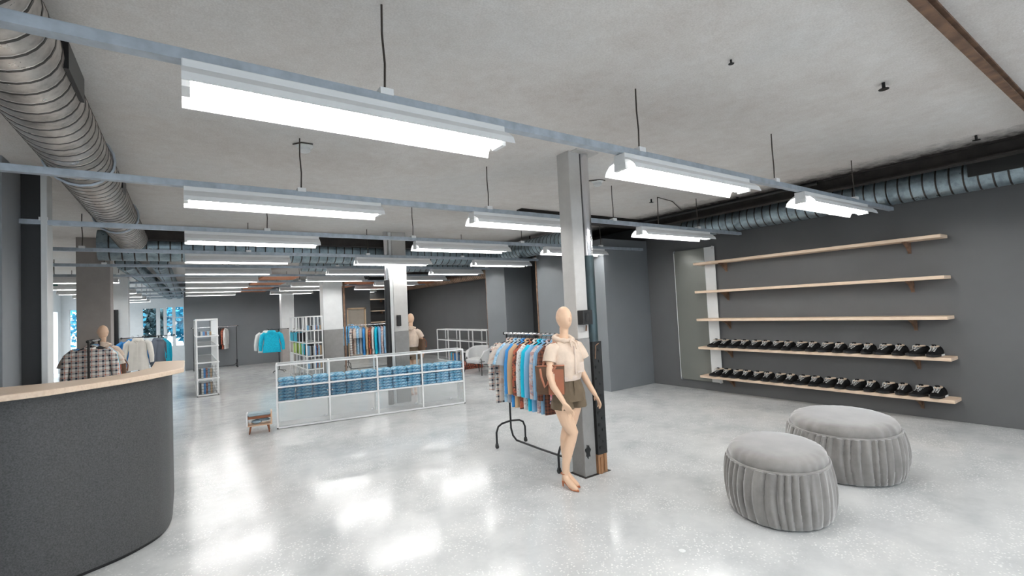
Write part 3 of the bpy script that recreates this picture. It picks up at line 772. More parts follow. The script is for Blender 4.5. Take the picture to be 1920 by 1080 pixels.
# narrow tower
tow = frame_unit('shelf_tower', (.20, 13.79, 0), 0, .43, 3.3, [.03, .42, .81, 1.21, 1.45, 1.86], [0, .43], 'tall narrow white framed shelving tower in the middle distance', r=.016)
for y in (.55, 1.1, 1.65, 2.2, 2.75):
    for x in (0, .43): MB().box(x-.012, x+.012, y-.012, y+.012, 0, 1.86).build('post', M['white_metal'], tow)
pane(tow, 0, .004, 0, 3.3, .04, 1.85, 'glass_frost'); pane(tow, .01, .42, 0, .004, .04, 1.85, 'glass')
for z in (.04, .43, .82, 1.22, 1.46): pane(tow, .01, .42, .01, 3.29, z, z+.008, 'glass_frost', 'shelf_panel')
for x in (.0, .43):
    for z in (.42, .81, 1.21, 1.45): MB().ell((x, -.01, z), .03, .012, .03, 10, 6).build('corner_joint', M['white_metal'], tow)
for z0 in (.07, .46):
    gb = MB()
    for k in range(4): gb.box(.02, .41, -.012, -.008, z0+.03+.07*k, z0+.036+.07*k)
    for k in range(3): gb.box(.24+.07*k, .246+.07*k, -.012, -.008, z0, z0+.28)
    gb.build('wire_grid', M['dark_steel'], tow)
BK = [F['pale_blue'], F['white'], F['blue_floral'], F['grey'], F['blue'], F['tan'], F['black'], F['rust']]
def books(loc, rz, n, h, wid, where, dep=.2, key='book', mats=BK):
    for i in range(n):
        mb = MB(); mb.box(-wid/2+.002, wid/2-.002, -dep/2, dep/2, 0, h*random.uniform(.88, 1)); 
        c, s_ = math.cos(rz), math.sin(rz); u = (i+.5)*wid
        t = empty('book', (loc[0]+u*c, loc[1]+u*s_, loc[2]), rz)
        tag(t, '%s slim book from the left %s' % (ORD[i], where), 'book', 'books in the white shelving')
        o = mb.build('cover', mats[(i*3+n) % len(mats)], t)
        MB().box(-wid/2+.004, wid/2-.004, -dep/2+.004, dep/2-.004, .0, h*.86).build('pages', M['white'], t)
books((.24, 13.98, .05), 0, 6, .26, .045, 'at the bottom of the narrow tower')
books((.24, 13.98, .44), 0, 6, .22, .045, 'on the second level of the narrow tower')
books((.24, 13.98, 1.47), 0, 6, .10, .045, 'on the highest shelf of the narrow tower')

# bookcase
bk = frame_unit('bookcase_frame', (2.70, 13.9, 0), 0, .42, 2.5, [.03, .36, .72, 1.08, 1.42, 1.81], [0, .21, .42], 'white framed glass bookcase behind the long display case', r=.014)
for y in (.5, 1.0, 1.5, 2.0):
    for x in (0, .42): MB().box(x-.011, x+.011, y-.011, y+.011, 0, 1.81).build('post', M['white_metal'], bk)
for z in (.04, .37, .73, 1.09, 1.43): pane(bk, .01, .41, .01, 2.49, z, z+.008, 'glass_frost', 'shelf_panel')
pane(bk, .0, .42, 0, .004, .04, 1.8, 'glass'); pane(bk, 0, .004, 2.0, 2.49, 1.44, 1.79, 'white', 'end_panel')
pane(bk, 0, .004, 2.0, 2.49, .4, .7, 'white', 'end_panel')
books((2.74, 14.05, 1.44), 0, 8, .13, .045, 'on the highest shelf of the bookcase')
books((2.74, 14.05, .74), 0, 8, .28, .045, 'on the middle shelf of the bookcase')
books((2.74, 14.05, .38), 0, 8, .25, .045, 'near the bottom of the bookcase')
books((2.76, 14.9, 1.10), pi/2, 12, .26, .1, 'along the side of the bookcase, second shelf down', mats=[F['black'], F['blue'], F['white'], F['cyan'], F['tan'], F['rust']])
green = plain('lime_board', lin((150, 176, 76)), .6)
for i, (y, mt_, nm, wd) in enumerate(((15.75, green, 'lime green', .42), (15.0, green, 'second lime green', .35), (14.62, F['cyan'], 'cyan', .14), (14.15, F['black'], 'black', .2), (16.1, F['rust'], 'dark brown', .07))):
    t = empty('storage_box', (2.80, y, .74)); tag(t, '%s storage box on the third bookcase shelf' % nm, 'box', 'boxes in the bookcase')
    MB().box(-.08, .1, -wd/2, wd/2, 0, .28).build('body', mt_, t, bevel=.004)
    MB().box(-.085, .105, -wd/2-.004, wd/2+.004, .26, .3).build('lid', mt_, t, bevel=.003)

# cube shelving beside box wall
cu = frame_unit('cube_shelving', (7.62, 12.5, 0), pi/2, 3.5, -.34, [.03, .39, .75, 1.12], [0, .875, 1.75, 2.62, 3.5], 'low white framed cube shelving behind the pale armchair', r=.016)
for z in (.04, .4, .76): pane(cu, .01, 3.49, -.33, -.01, z, z+.008, 'glass_frost', 'shelf_panel')
tag(MB().box(6.75, 7.5, 12.6, 13.6, 0, .14).build('display_plinth', F['rust'], bevel=.004), 'low rust red plinth on the floor behind the armchair', 'plinth')
books((7.79, 15.2, .049), -pi/2, 6, .27, .06, 'in the low cube shelving', mats=[F['cyan'], F['blue'], F['tan'], F['rust']])

# ================================================================ BENCH
t = empty('shoe_bench', (.94, 8.62, 0), -.14); tag(t, 'small storage bench with blue grey cushion left of the display case', 'bench')
MB().box(-.18, -.16, -.12, .12, .12, .32).build('side_panel', M['white'], t); MB().box(.16, .18, -.12, .12, .12, .32).build('side_panel', M['oak_edge'], t)
MB().box(-.18, .18, -.12, .12, .12, .137).build('bottom_panel', M['oak_edge'], t); MB().box(-.16, .16, -.118, .12, .235, .275).build('drawer_front', M['walnut'], t)
MB().box(-.16, .16, -.12, .12, .275, .315).build('cushion', M['cushion'], t, bevel=.012)
for sx in (-1, 1):
    for sy in (-1, 1): MB().path([(sx*.12, sy*.09, .12), (sx*.14, sy*.10, 0)], [.016, .009], 8).build('leg', M['walnut'], t, smooth=True)
tag(MB().ell((0, 0, .035), .075, .06, .034, 14, 8).build('small_cushion', M['pillow'], smooth=True, loc=(.90, 8.62, .138)), 'round pale blue cushion inside the bench, left', 'cushion')
tag(MB().ell((0, 0, .028), .10, .06, .026, 14, 8, Matrix.Rotation(.2, 3, 'Y')).build('small_cushion', M['pillow'], smooth=True, loc=(1.0, 8.64, .168)), 'flat pale blue cushion inside the bench, right', 'cushion')

# ================================================================ ARMCHAIR
t = empty('armchair', (6.72, 11.45, 0), math.radians(18)); tag(t, 'pale grey barrel armchair with thin black legs', 'chair')
# local: front = -x -y direction via rotation ; open side at -x
sh = []
for i in range(29):
    a = math.radians(-140+280*i/28); ca, sa = math.cos(a), math.sin(a)
    arm = abs(a)/math.radians(140)
    ztop = .76 - .14*max(0, arm-.45)/.55 - .18*max(0, arm-.85)/.15
    ro, ri = .37, .30
    k = 1.0
    sh.append([(ro*ca*.92, ro*sa, .30), (ro*1.04*ca*.95, ro*1.04*sa, .5), (ro*1.08*ca, ro*1.08*sa, ztop-.03), (((ro+ri)/2)*1.06*ca, ((ro+ri)/2)*1.06*sa, ztop), (ri*1.05*ca, ri*1.05*sa, ztop-.03), (ri*ca, ri*sa, .42), (ri*.9*ca, ri*.9*sa, .32)])
MB().rings(sh, True).build('backrest', M['chair'], t, smooth=True)
rs = []
for f_, z in ((.6, .30), (.92, .33), (1, .38), (.98, .42), (.85, .445), (.3, .455)):
    rs.append([(-.06+.33*f_*math.copysign(abs(math.cos(a))**.7, math.cos(a)), .30*f_*math.copysign(abs(math.sin(a))**.7, math.sin(a)), z) for a in [2*pi*k/28 for k in range(28)]])
MB().rings(rs, True).build('seat', M['chair'], t, smooth=True)
for sx, sy in ((-1, -1), (-1, 1), (1, -1), (1, 1)):
    MB().path([(sx*.24, sy*.27, .34), (sx*.33, sy*.34, 0)], .011, 8).build('leg', M['black'], t, smooth=True)
MB().path([(-.34, -.33, .46), (-.27, -.31, .36), (.1, -.34, .36), (.30, -.27, .38)], .009, 6).path([(-.34, .33, .46), (-.27, .31, .36), (.1, .34, .36), (.30, .27, .38)], .009, 6).path([(-.27, -.31, .36), (-.33, 0, .31), (-.27, .31, .36)], .009, 6).build('frame', M['black'], t, smooth=True)

# ================================================================ GARMENTS AND RACKS
def garment_meshes(kind):
    """local: hook at z=0, width along x, front -y"""
    L = {'short': .72, 'long': .76, 'jacket': .62, 'coat': .74, 'skirt': .62}[kind]
    dk = {'jacket': .085, 'coat': .085}.get(kind, .036)
    n = 28; rs = []
    prof = [(.0, .055, .8), (.03, .075, .9), (.05, .15, .8), (.085, .215, .9), (.14, .225, 1.0), (.25, .22, 1.1), (.4, .22, 1.15), (.55, .225, 1.2), (.7, .23, 1.2), (.85, .235, 1.25), (1.0, .238, 1.2)]
    if kind in ('jacket', 'coat'): prof = [(f_, w_*(1.0 if f_ < .3 else (.94 if f_ < .6 else 1.06))*(.86 if kind == 'coat' else 1), d_) for f_, w_, d_ in prof]
    if kind == 'skirt': prof = [(0, .14, .8), (.1, .15, 1), (.5, .2, 1.2), (1, .25, 1.4)]
    for i, (f_, w_, d_) in enumerate(prof):
        ring = []
        for k in range(n):
            a = 2*pi*k/n; c, s_ = math.cos(a), math.sin(a)
            x = math.copysign(abs(c)**.8, c)*w_
            y = math.copysign(abs(s_)**.8, s_)*dk*d_ + .010*f_*math.sin(x*42+f_*2)
            if kind in ('jacket', 'coat'): y += .006*math.sin(f_*60)*math.copysign(1, s_)
            ring.append((x, y, -.085-L*f_ - (.02*abs(c) if f_ == 1 else 0)))
        rs.append(ring)
    body = MB().rings(rs, True)
    if kind == 'coat': body.box(-.014, .014, -.108, -.07, -.80, -.13).path([(-.08, -.06, -.09), (0, -.105, -.17), (.08, -.06, -.09)], .018, 6)
    if kind in ('long', 'short'): body.box(-.012, .012, -.048, -.03, -.78, -.13)
    sl = []
    if kind != 'skirt':
        for s in (-1, 1):
            if kind == 'short': P = [(.17, -.13), (.24, -.2), (.285, -.28), (.31, -.36)]; rr = [.055, .075, .078, .082]
            elif kind == 'long': P = [(.17, -.13), (.235, -.2), (.265, -.35), (.28, -.52), (.285, -.70)]; rr = [.05, .066, .058, .05, .042]
            else: P = [(.17, -.13), (.25, -.2), (.285, -.35), (.31, -.5), (.315, -.66)]; rr = [.06, .08, .075, .066, .052]
            if kind == 'coat': P = [(x*.87, z) for x, z in P]
            m_ = MB(); ring = []
            for i, (x, z) in enumerate(P):
                nx, nz = (.8, .6) if i == 0 else ((.95, .3) if i < 2 else (1, .12))
                ring.append([(s*(x+rr[i]*math.cos(a)*nx*.8), rr[i]*math.sin(a)*(.62 if dk < .05 else 1), z+rr[i]*math.cos(a)*nz) for a in [2*pi*k/12 for k in range(12)]])
            m_.rings(ring, True); sl.append(m_)
    cl = MB()
    if kind in ('short', 'long'):
        cl.path([(.055*math.cos(a), .035*math.sin(a), -.085-.02*math.sin(a)*-1) for a in [2*pi*k/14 for k in range(15)]], .013, 6)
    elif kind == 'skirt': cl.box(-.14, .14, -.03, .03, -.10, -.07)
    else:
        rr_ = [[(.095*q*math.cos(a), .085*q*math.sin(a)+.0, z) for a in [2*pi*k/16 for k in range(16)]] for q, z in ((1.3, -.12), (1.15, -.07), (.8, -.05), (.6, -.08))]
        cl.rings(rr_, True)
    return body, sl, cl
GC = {}
def garment(kind, mat, loc, rz, label, name='shirt', cat='shirt', group=None, hang=True, sc_=1.0, tilt=0):
    if kind not in GC:
        b, s, c = garment_meshes(kind)
        GC[kind] = (b.mesh('body_'+kind, M['white'], True), [q.mesh('sleeve_'+kind, M['white'], True) for q in s], c.mesh('collar_'+kind, M['white'], True))
    b, s, c = GC[kind]
    t = empty(name, loc, rz, scale=sc_); tag(t, label, cat, group)
    def put(nm, me):
        o = bpy.data.objects.new(nm, me); col.objects.link(o); o.parent = t
        o.material_slots[0].link = 'OBJECT'; o.material_slots[0].material = mat; return o
    put('body', b)
    for q in s: put('sleeve', q)
    put('waistband' if kind == 'skirt' else ('hood' if kind in ('jacket', 'coat') else 'collar'), c)
    if hang:
        h = empty('clothes_hanger', loc, rz, scale=sc_); tag(h, ('dark hanger holding the ' + label)[:110], 'hanger', 'hangers on the racks')
        HM = GC.get('hanger')
        if not HM:
            HM = MB().path([(0, 0, -.08), (0, 0, -.03), (.018, 0, -.018), (.02, 0, .0), (.012, 0, .014), (-.006, 0, .018), (-.016, 0, .008)], .0035, 5).mesh('hook', M['black'], True), \
                 MB().path([(-.19, 0, -.15), (-.05, 0, -.085), (0, 0, -.08), (.05, 0, -.085), (.19, 0, -.15)], .008, 6).mesh('arm', M['black'], True)
            GC['hanger'] = HM
        for nm, me in zip(('hook', 'arm'), HM):
            o = bpy.data.objects.new(nm, me); col.objects.link(o); o.parent = h
def rack(loc, rz, L, H, label, fw=.45, mat='black'):
    """local: bar along x from 0..L, feet along y"""
    t = empty('clothes_rack', loc, rz); tag(t, label, 'rack', 'clothes racks')
    MB().path([(-.05, 0, H), (L+.05, 0, H)], .014, 10).build('hanging_bar', M['chrome'], t, smooth=True)
    for x, s in ((0, 1), (L, -1)):
        MB().path([(x, 0, .32), (x, 0, H)], .013, 10).build('upright', M[mat], t, smooth=True)
        MB().path([(x, -fw/2, .05), (x, -fw/2, .20), (x, -fw/2+.03, .27), (x, -fw/2+.09, .30), (x, 0, .315), (x, fw/2-.09, .30), (x, fw/2-.03, .27), (x, fw/2, .20), (x, fw/2, .05)], .013, 10).build('foot', M[mat], t, smooth=True)
        for y in (-fw/2, fw/2):
            MB().path([(x, y-.012, .026), (x, y+.012, .026)], .026, 12).box(x-.014, x+.014, y-.014, y+.014, .03, .06).build('caster', M['black_plastic'], t, smooth=True)
        MB().ell((x-s*.05, 0, H), .022, .022, .022, 10, 6).build('end_cap', M['black_plastic'], t, smooth=True)
    MB().path([(0, 0, .34), (0, 0, .22), (.04, 0, .13), (.12, 0, .085), (L/2, 0, .08), (L-.12, 0, .085), (L-.04, 0, .13), (L, 0, .22), (L, 0, .34)], .013, 10).build('base_bar', M[mat], t, smooth=True)
    return t
MAIN = [('long', 'plaid', 'plaid'), ('short', 'beige_floral', 'cream floral'), ('short', 'blue_floral', 'pale blue floral'), ('short', 'grey', 'light grey'),
        ('long', 'blue', 'bright blue'), ('long', 'tan', 'tan'), ('long', 'rust', 'rust patterned'), ('long', 'white_dots', 'white dotted'),
        ('long', 'cyan', 'vivid cyan'), ('long', 'pale_blue', 'pale blue'), ('long', 'pink_floral', 'pinkish floral'), ('long', 'chambray', 'chambray blue'), ('long', 'brown_weave', 'brown woven'), ('skirt', 'pink_plaid', 'pink and blue plaid')]
rack((3.46, 5.18, 0), -pi/2, 1.22, 1.45, 'black rolling rack of bright shirts behind the front mannequin')
for i, (k, f_, nm) in enumerate(MAIN):
    y = 5.10 - i*.083
    garment(k, F[f_], (3.46, y, 1.45), random.uniform(-.08, .08) - .12, '%s %s on the rack behind the front mannequin' % (nm, 'skirt' if k == 'skirt' else 'shirt'), 'skirt' if k == 'skirt' else 'shirt', 'skirt' if k == 'skirt' else 'shirt', 'clothes on the main rack')
rack((4.22, 15.4, 0), 0, 1.5, 1.46, 'rolling rack of shirts partly behind the second column', .5)
for i, (k, f_, nm) in enumerate(MAIN[:13]):
    garment(k, F[f_], (4.34+i*.1, 15.4, 1.46), pi/2-.35+random.uniform(-.06, .06), '%s shirt on the rack beside the second column' % nm, 'shirt', 'shirt', 'clothes on the second rack', sc_=1.1)
rack((-1.10, 8.62, 0), pi/2, .95, 1.60, 'rack with plaid shirt in front, behind the counter', .45, 'dark_steel')
for i, (k, f_, nm) in enumerate([MAIN[0], MAIN[7], MAIN[8], MAIN[1], MAIN[9], MAIN[6], MAIN[4], MAIN[12]]):
    garment(k, F[f_], (-1.10-i*.004, 8.74+i*.085, 1.60), (-.12 if i == 0 else random.uniform(-.3, 0)), '%s shirt on the rack behind the counter' % nm, 'shirt', 'shirt', 'clothes on the left rack', sc_=1.0)
rack((.22, 21.5, 0), 0, 1.4, 1.6, 'black rack against the far wall behind the tower', .45)
for i, (f_, nm) in enumerate((('pale_blue', 'pale blue'), ('black', 'black'), ('black', 'second black'), ('rust', 'rust'), ('white', 'white'))):
    garment('long', F[f_], (.95+i*.08, 21.5, 1.6), pi/2-.3, '%s shirt on the far wall rack' % nm, 'shirt', 'shirt', 'clothes on the far rack', sc_=1.0)
# jacket stands
def stand(loc, H, label, arms):
    t = empty('garment_stand', loc); tag(t, label, 'stand', 'jacket stands')
    MB().path([(0, 0, .1), (0, 0, H)], .014, 8).build('pole', M['black'], t, smooth=True)
    for a in (.5, .5+pi/2, .5+pi, .5+3*pi/2):
        MB().path([(0, 0, .1), (.22*math.cos(a), .22*math.sin(a), .06), (.24*math.cos(a), .24*math.sin(a), .012)], .012, 6).build('leg', M['black'], t, smooth=True)
    for a in arms:
        MB().path([(0, 0, H), (.3*math.cos(a), .3*math.sin(a), H)], .01, 6).ell((.3*math.cos(a), .3*math.sin(a), H), .022, .022, .022, 8, 6).build('arm', M['black'], t, smooth=True)
stand((2.55, 17.6, 0), 1.45, 'black stand holding the cyan fleece jacket', (pi, 0))
garment('jacket', F['teal_jacket'], (2.32, 17.45, 1.48), -.2, 'bright cyan fleece jacket hanging left of the bookcase', 'jacket', 'jacket', 'jackets on stands', sc_=1.08)
garment('jacket', F['white'], (2.22, 17.75, 1.48), -.2, 'white jacket just behind the cyan fleece jacket', 'jacket', 'jacket', 'jackets on stands', sc_=1.08)
stand((4.35, 16.6, 0), 1.45, 'black stand holding light blue denim jackets', (pi, 0))
garment('jacket', F['blue_jacket'], (4.22, 16.3, 1.50), -.1, 'light blue denim jacket between the white and grey columns', 'jacket', 'jacket', 'jackets on stands', sc_=.98)
garment('jacket', F['blue_jacket'], (4.75, 16.9, 1.52), -.3, 'light blue jacket half hidden behind the second shirt rack', 'jacket', 'jacket', 'jackets on stands', sc_=.95)
stand((-.90, 13.75, 0), 1.52, 'black stand holding the cream padded coat', (pi, 0))
garment('coat', F['puffer'], (-.90, 13.6, 1.56), -.15, 'cream padded coat hanging before the far windows', 'coat', 'coat', 'coats by the windows', sc_=.92)
garment('jacket', F['blue'], (-1.02, 13.9, 1.54), .0, 'blue jacket peeking out behind the cream coat', 'coat', 'coat', 'coats by the windows', sc_=.95)
stand((-.55, 14.3, 0), 1.52, 'black stand holding the slate jacket', (pi, 0))
garment('jacket', F['navy_jacket'], (-.56, 14.15, 1.53), 1.25, 'slate grey jacket right of the cream coat', 'coat', 'coat', 'coats by the windows', sc_=1.0)
garment('jacket', F['teal_jacket'], (-.50, 14.45, 1.50), 1.1, 'cyan jacket behind the slate grey jacket', 'coat', 'coat', 'coats by the windows', sc_=1.0)

# ================================================================ MANNEQUIN
def mannequin_mesh():
    b = MB()
    def E(c, u, v, n=20, p=1):
        c = Vector(c)
        return [c + Vector((u*math.copysign(abs(math.cos(2*pi*k/n))**p, math.cos(2*pi*k/n)), v*math.copysign(abs(math.sin(2*pi*k/n))**p, math.sin(2*pi*k/n)), 0)) for k in range(n)]
    # torso (x, y, z, rx, ry)
    T = [(.02, .0, .84, .10, .075), (.02, .0, .88, .155, .10), (.015, .0, .94, .165, .105), (.01, 0, 1.0, .145, .095), (.005, 0, 1.08, .115, .08), (.0, 0, 1.16, .118, .085),
         (0, -.01, 1.24, .135, .10), (0, -.012, 1.29, .142, .105), (0, -.005, 1.34, .145, .09), (0, 0, 1.385, .14, .07), (0, .005, 1.42, .09, .055), (0, .005, 1.45, .05, .048), (0, -.002, 1.50, .042, .044), (0, -.008, 1.56, .044, .048)]
    b.rings([E((x, y, z), rx, ry) for x, y, z, rx, ry in T], True)
    # head: egg, chin forward
    hr = []
    for i in range(13):
        a = -pi/2+pi*i/12; z = 1.655+.115*math.sin(a); cr = max(.03, math.cos(a))
        w_ = .073*cr*(1-.16*max(0, -math.sin(a))); d_ = .092*cr
        hr.append(E((0, -.012-.012*max(0, -math.sin(a)), z), w_, d_))
    b.rings(hr, True)
    b.ell((0, -.108, 1.64), .010, .014, .022, 10, 6)       # nose bridge hint
    b.ell((.072, .0, 1.65), .008, .014, .022, 10, 6); b.ell((-.072, .0, 1.65), .008, .014, .022, 10, 6)
    def limb(P, R_, n=16): b.path(P, R_, n)
    # legs: right (x-) is the front leg crossing
    limb([(-.065, .0, .90), (-.075, -.01, .78), (-.04, -.03, .64), (.01, -.045, .53), (.0, -.03, .47), (-.03, -.01, .36), (-.05, .01, .24), (-.058, .02, .14), (-.058, .025, .10)],
         [.085, .083, .070, .055, .052, .051, .040, .029, .031])
    limb([(.095, .01, .90), (.09, .02, .76), (.05, .03, .62), (-.0, .04, .52), (-.01, .05, .46), (.0, .065, .36), (.015, .08, .24), (.022, .09, .14), (.022, .095, .10)],
         [.085, .082, .068, .053, .051, .050, .040, .029, .031])
    for fx, fy in ((-.058, .03), (.022, .10)):      # feet on heels
        limb([(fx, fy, .115), (fx, fy-.03, .085), (fx+.005, fy-.08, .045), (fx+.01, fy-.125, .024), (fx+.012, fy-.165, .018)], [.030, .032, .034, .030, .014], 12)
        limb([(fx, fy+.012, .09), (fx, fy+.02, .055)], [.026, .016], 10)
    # arms
    ra = [(-.125, .0, 1.375), (-.165, .0, 1.34), (-.21, -.02, 1.25), (-.255, -.06, 1.12), (-.25, -.10, 1.02), (-.215, -.17, .91), (-.20, -.19, .865)]
    la = [(.125, .0, 1.375), (.165, .0, 1.34), (.20, .01, 1.24), (.225, .02, 1.11), (.265, -.01, 1.0), (.315, -.04, .89), (.335, -.05, .855)]
    rr = [.045, .046, .040, .034, .033, .026, .021]
    limb(ra, rr); limb(la, rr)
    def hand(w_, d_, side, splay):
        w_ = Vector(w_); d_ = Vector(d_).normalized(); s = Vector(side).normalized(); nrm = d_.cross(s).normalized()
        rs = []
        for t_, hw, ht in ((-.01, .02, .018), (.02, .032, .016), (.05, .038, .015), (.085, .036, .012)):
            c = w_+d_*t_
            rs.append([c+s*hw*math.cos(2*pi*k/12)+nrm*ht*math.sin(2*pi*k/12) for k in range(12)])
        b.rings(rs, True)
        for i, (o_, l_) in enumerate(((-.028, .068), (-.010, .078), (.009, .073), (.027, .056))):
            p = w_+d_*.075+s*o_
            q = p+d_*l_*.45+s*o_*splay+nrm*.004; r_ = q+d_*l_*.3+nrm*.012; e = r_+d_*l_*.22+nrm*.014
            b.path([p, q, r_, e], [.0085, .008, .007, .0055], 8)
        p = w_+d_*.02-s*.026; b.path([p, p-s*.022+d_*.025+nrm*.01, p-s*.03+d_*.055+nrm*.016], [.011, .009, .007], 8)
    hand((-.20, -.19, .865), (.10, -.05, -.18), (.35, -.9, .25), .25)
    hand((.335, -.05, .855), (.07, -.03, -.16), (-.3, -.9, .0), .3)
    me = b.mesh('mannequin_raw', None)
    o = bpy.data.objects.new('tmp', me); col.objects.link(o)
    m1 = o.modifiers.new('r', 'REMESH'); m1.mode = 'VOXEL'; m1.voxel_size = .0058
    m2 = o.modifiers.new('s', 'SMOOTH'); m2.iterations = 4; m2.factor = .5
    dg = bpy.context.evaluated_depsgraph_get(); dg.update()
    out = bpy.data.meshes.new_from_object(o.evaluated_get(dg)); out.name = 'mannequin_body'
    bpy.data.objects.remove(o); out.materials.clear(); out.materials.append(M['skin'])
    for p in out.polygons: p.use_smooth = True
    return out
def ering(c, u, v, n=40, amp=0, fr=9, ph=0):
    return [(c[0]+(u+amp*math.sin(fr*a+ph))*math.cos(a), c[1]+(v+amp*math.sin(fr*a+ph))*math.sin(a), c[2]) for a in [2*pi*k/n for k in range(n)]]
def mannequin(loc, rz, label, proto=None, scale=1):
    if proto:
        t = copy_tree(proto, loc, rz, label); t.scale = (scale,)*3; return t
    t = empty('mannequin', loc, rz); tag(t, label, 'mannequin', 'shop mannequins')
    o = bpy.data.objects.new('body', mannequin_mesh()); col.objects.link(o); o.parent = t
    # blouse
    bl = MB().rings([ering((0, 0, 1.065), .168, .120, amp=.004), ering((0, 0, 1.10), .172, .125, amp=.005), ering((0, -.004, 1.15), .186, .138, amp=.009), ering((0, -.006, 1.22), .180, .140, amp=.006, ph=1), ering((0, -.01, 1.29), .172, .135, amp=.003), ering((0, -.004, 1.35), .168, .108), ering((0, 0, 1.39), .150, .088), ering((0, .004, 1.425), .098, .070), ering((0, .004, 1.45), .066, .062)], True)
    B = bl.build('blouse', M['blouse'], t, smooth=True)
    for s in (-1, 1):
        MB().path([(s*.115, 0, 1.375), (s*.165, .0, 1.352), (s*.198, -.01, 1.30), (s*.218, -.018, 1.24)], [.060, .066, .064, .066], 18).build('sleeve', M['blouse'], B, smooth=True)
    MB().rings([ering((0, 0, 1.045), .158, .113, amp=.002, fr=30), ering((0, 0, 1.08), .172, .124, amp=.002, fr=30), ering((0, 0, 1.10), .168, .12)], True).build('hem_band', M['blouse_hem'], B, smooth=True)
    hd = MB()
    hd.path([(.088*math.cos(a), .012+.082*math.sin(a), 1.452+.022*math.sin(a)) for a in [2*pi*k/30 for k in range(31)]], [.024+.006*math.sin(k*1.7) for k in range(31)], 10)
    hd.path([(.07, .05, 1.45), (.03, .1, 1.435), (-.03, .105, 1.43), (-.07, .05, 1.45)], .032, 10)
    hd.build('hood', M['blouse'], B, smooth=True)
    MB().path([(.0, -.10, 1.44), (.03, -.13, 1.41), (.035, -.138, 1.35)], [.008, .012, .006], 8).path([(.0, -.10, 1.44), (-.03, -.128, 1.415), (-.025, -.136, 1.37)], [.008, .012, .006], 8).build('neck_tie', M['blouse'], B, smooth=True)
    MB().box(-.003, .003, -.150, -.13, 1.11, 1.38).box(.03, .12, -.137, -.13, 1.12, 1.22).build('placket', M['blouse_hem'], B)
    # shorts
    sh_ = MB().rings([ering((.02, 0, .845), .185, .13, amp=.003), ering((.02, 0, .90), .185, .130, amp=.004), ering((.012, 0, .98), .168, .118, amp=.004), ering((.005, 0, 1.06), .140, .100)], True)
    S = sh_.build('shorts', M['shorts'], t, smooth=True)
    for s, cx_ in ((-1, -.068), (1, .102)):
        MB().rings([ering((cx_-.004*s, 0, .775), .108, .122, amp=.004, ph=s), ering((cx_, 0, .83), .100, .118, amp=.003), ering((cx_*.8, 0, .90), .09, .11)], True).build('short_leg', M['shorts'], S, smooth=True)
    MB().box(-.012, .014, -.128, -.115, .90, 1.04).build('fly', M['shorts'], S)
    # shoes
    for fx, fy in ((-.058, .03), (.022, .10)):
        w_ = MB().path([(fx, fy+.03, .055), (fx, fy+.034, .0)], [.014, .006], 8)
        w_.path([(fx, fy+.02, .062), (fx+.003, fy-.05, .034), (fx+.01, fy-.11, .008), (fx+.012, fy-.175, .008)], [.024, .026, .034, .010], 10, flat=.28)
        w_.path([(fx-.01, fy-.13, .012), (fx+.012, fy-.178, .012), (fx+.03, fy-.13, .012)], .010, 8)
        w_.path([(fx+.034*math.cos(a), fy+.004+.034*math.sin(a), .135) for a in [2*pi*k/14 for k in range(15)]], .005, 6)
        w_.build('heeled_shoe', M['hose'], t, smooth=True)
    return t
def tote(loc, rz, label, scale=1):
    t = empty('tote_bag', loc, rz, scale=scale); tag(t, label, 'bag', 'tote bags on the mannequins')
    n = 24
    def rr(w_, d_, z, sk=0): return [(math.copysign(abs(math.cos(a))**.6, math.cos(a))*w_+sk, math.copysign(abs(math.sin(a))**.6, math.sin(a))*d_, z) for a in [2*pi*k/n for k in range(n)]]
    MB().rings([rr(.13, .045, 0), rr(.14, .055, .03), rr(.138, .055, .14), rr(.145, .05, .27), rr(.135, .042, .27), rr(.12, .04, .16), rr(.11, .035, .04)], True).build('bag_body', M['leather_d'], t, smooth=True)
    MB().box(-.02, .13, -.066, -.055, .0, .24).build('front_panel', M['leather'], t, bevel=.004)
    MB().box(.0, .045, -.074, -.066, .13, .20).build('tag', M['blouse'], t)
    MB().path([(-.07, -.04, .25), (-.05, -.03, .32), (.0, .0, .42), (.03, .02, .475), (.06, .03, .49), (.08, .05, .47), (.09, .07, .38), (.10, .05, .25)], .011, 6, flat=.5).build('strap', M['leather'], t, smooth=True)
    MB().path([(-.09, -.062, .25), (-.08, -.10, .18), (-.05, -.11, .08), (-.02, -.10, .12), (.02, -.08, .22), (.06, -.066, .27)], .011, 6, flat=.5).build('handle', M['leather'], t, smooth=True)
    MB().path([(-.125, -.03, .27), (-.06, -.058, .275), (.06, -.058, .275), (.14, -.03, .27)], .008, 6).build('rim', M['leather'], t, smooth=True)
    return t
def tote_on(mloc, rz, label):
    c, q = math.cos(rz), math.sin(rz); lx, ly = -.205, -.005
    tote((mloc[0]+lx*c-ly*q, mloc[1]+lx*q+ly*c, .935), rz-.72, label)
m1 = mannequin((3.09, 3.60, 0), 0, 'beige mannequin in cream blouse and olive shorts nearest the viewer')
tote_on((3.09, 3.60, 0), 0, 'brown leather tote on the arm of the front mannequin')
m2 = mannequin((4.02, 9.75, 0), pi-.7, 'beige mannequin seen from behind, right of the second column', m1)
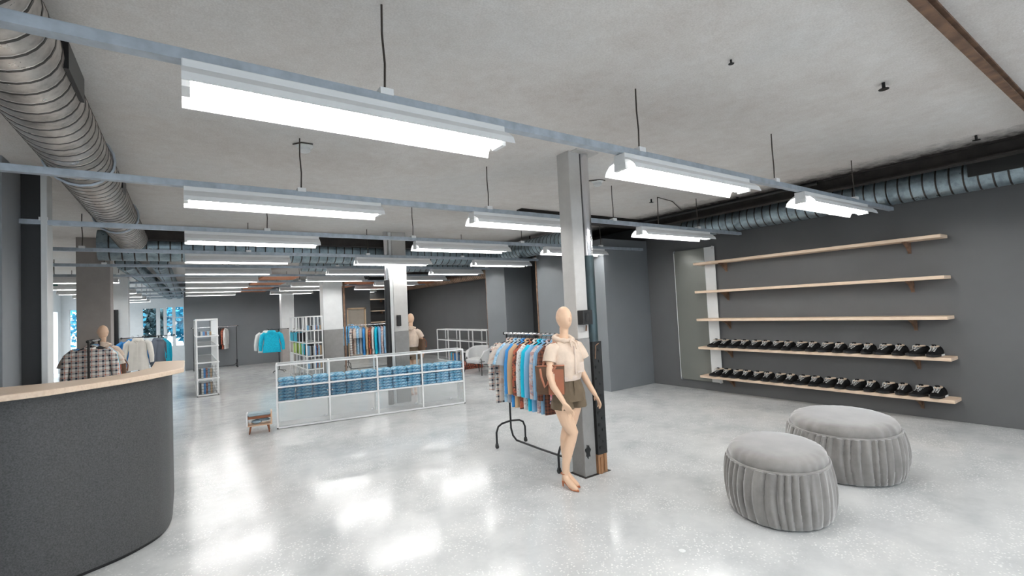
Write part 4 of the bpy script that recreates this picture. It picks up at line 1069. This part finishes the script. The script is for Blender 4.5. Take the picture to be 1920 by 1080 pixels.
tote_on((4.02, 9.75, 0), pi-.7, 'brown tote on the mannequin beside the second column')
m3 = mannequin((-1.17, 10.6, 0), pi-.15, 'beige mannequin seen from behind, beyond the counter', m1, 1.03)
tote_on((-1.17, 10.6, 0), pi-.15, 'brown tote on the mannequin beyond the counter')

# ================================================================ OUTSIDE
tag(MB().box(-30, 30, YE+.3, 70, -.35, -.3).build('outdoor_ground', M['ground']), kind='structure')
def foliage_mat(name, a, b):
    m, nt, bs_ = newmat(name)
    n = noise(nt, coord(nt, 'Object'), 3, 3)
    nt.links.new(ramp(nt, n, [(.35, a), (.65, b)]), bs_.inputs['Base Color']); bs_.inputs['Roughness'].default_value = .7; return m
fm1 = foliage_mat('teal_leaves', lin((30, 120, 150)), lin((90, 200, 226)))
fm2 = foliage_mat('grey_green_leaves', lin((40, 58, 60)), lin((90, 120, 124)))
def tree(x, y, h, r, mat, label):
    t = empty('tree', (x, y, -.3)); tag(t, label, 'tree', 'trees outside the windows')
    MB().path([(0, 0, 0), (.05, 0, h*.4), (0, .05, h*.75)], [.14, .1, .05], 8).build('trunk', M['bark'], t, smooth=True)
    lf = MB()
    for _ in range(1500):
        d_ = Vector((random.gauss(0, 1), random.gauss(0, 1), random.gauss(0, 1))).normalized()*r*random.random()**.4
        c = Vector((0, 0, h*.62))+Vector((d_.x, d_.y, d_.z*1.25)); u = Vector((random.gauss(0, 1), random.gauss(0, 1), random.gauss(0, 1))).normalized()*.13; v = u.orthogonal().normalized()*.08
        lf.add([c-u, c-v, c+u, c+v], [(0, 1, 2, 3)])
    o = lf.build('foliage', mat, t); o['kind'] = 'stuff'
for i, (x, y, h, r, m_, l) in enumerate(((-2.75, 29.6, 3.6, 1.1, fm1, 'teal tree outside behind the wide window'), (-1.5, 33, 3.8, 1.0, fm2, 'grey green tree outside the middle window'), (.1, 30.5, 3.8, 1.0, fm1, 'teal tree outside the right hand window'), (-5.9, 33, 4, 1.6, fm1, 'teal tree outside the leftmost window'))):
    tree(x, y, h, r, m_, l)
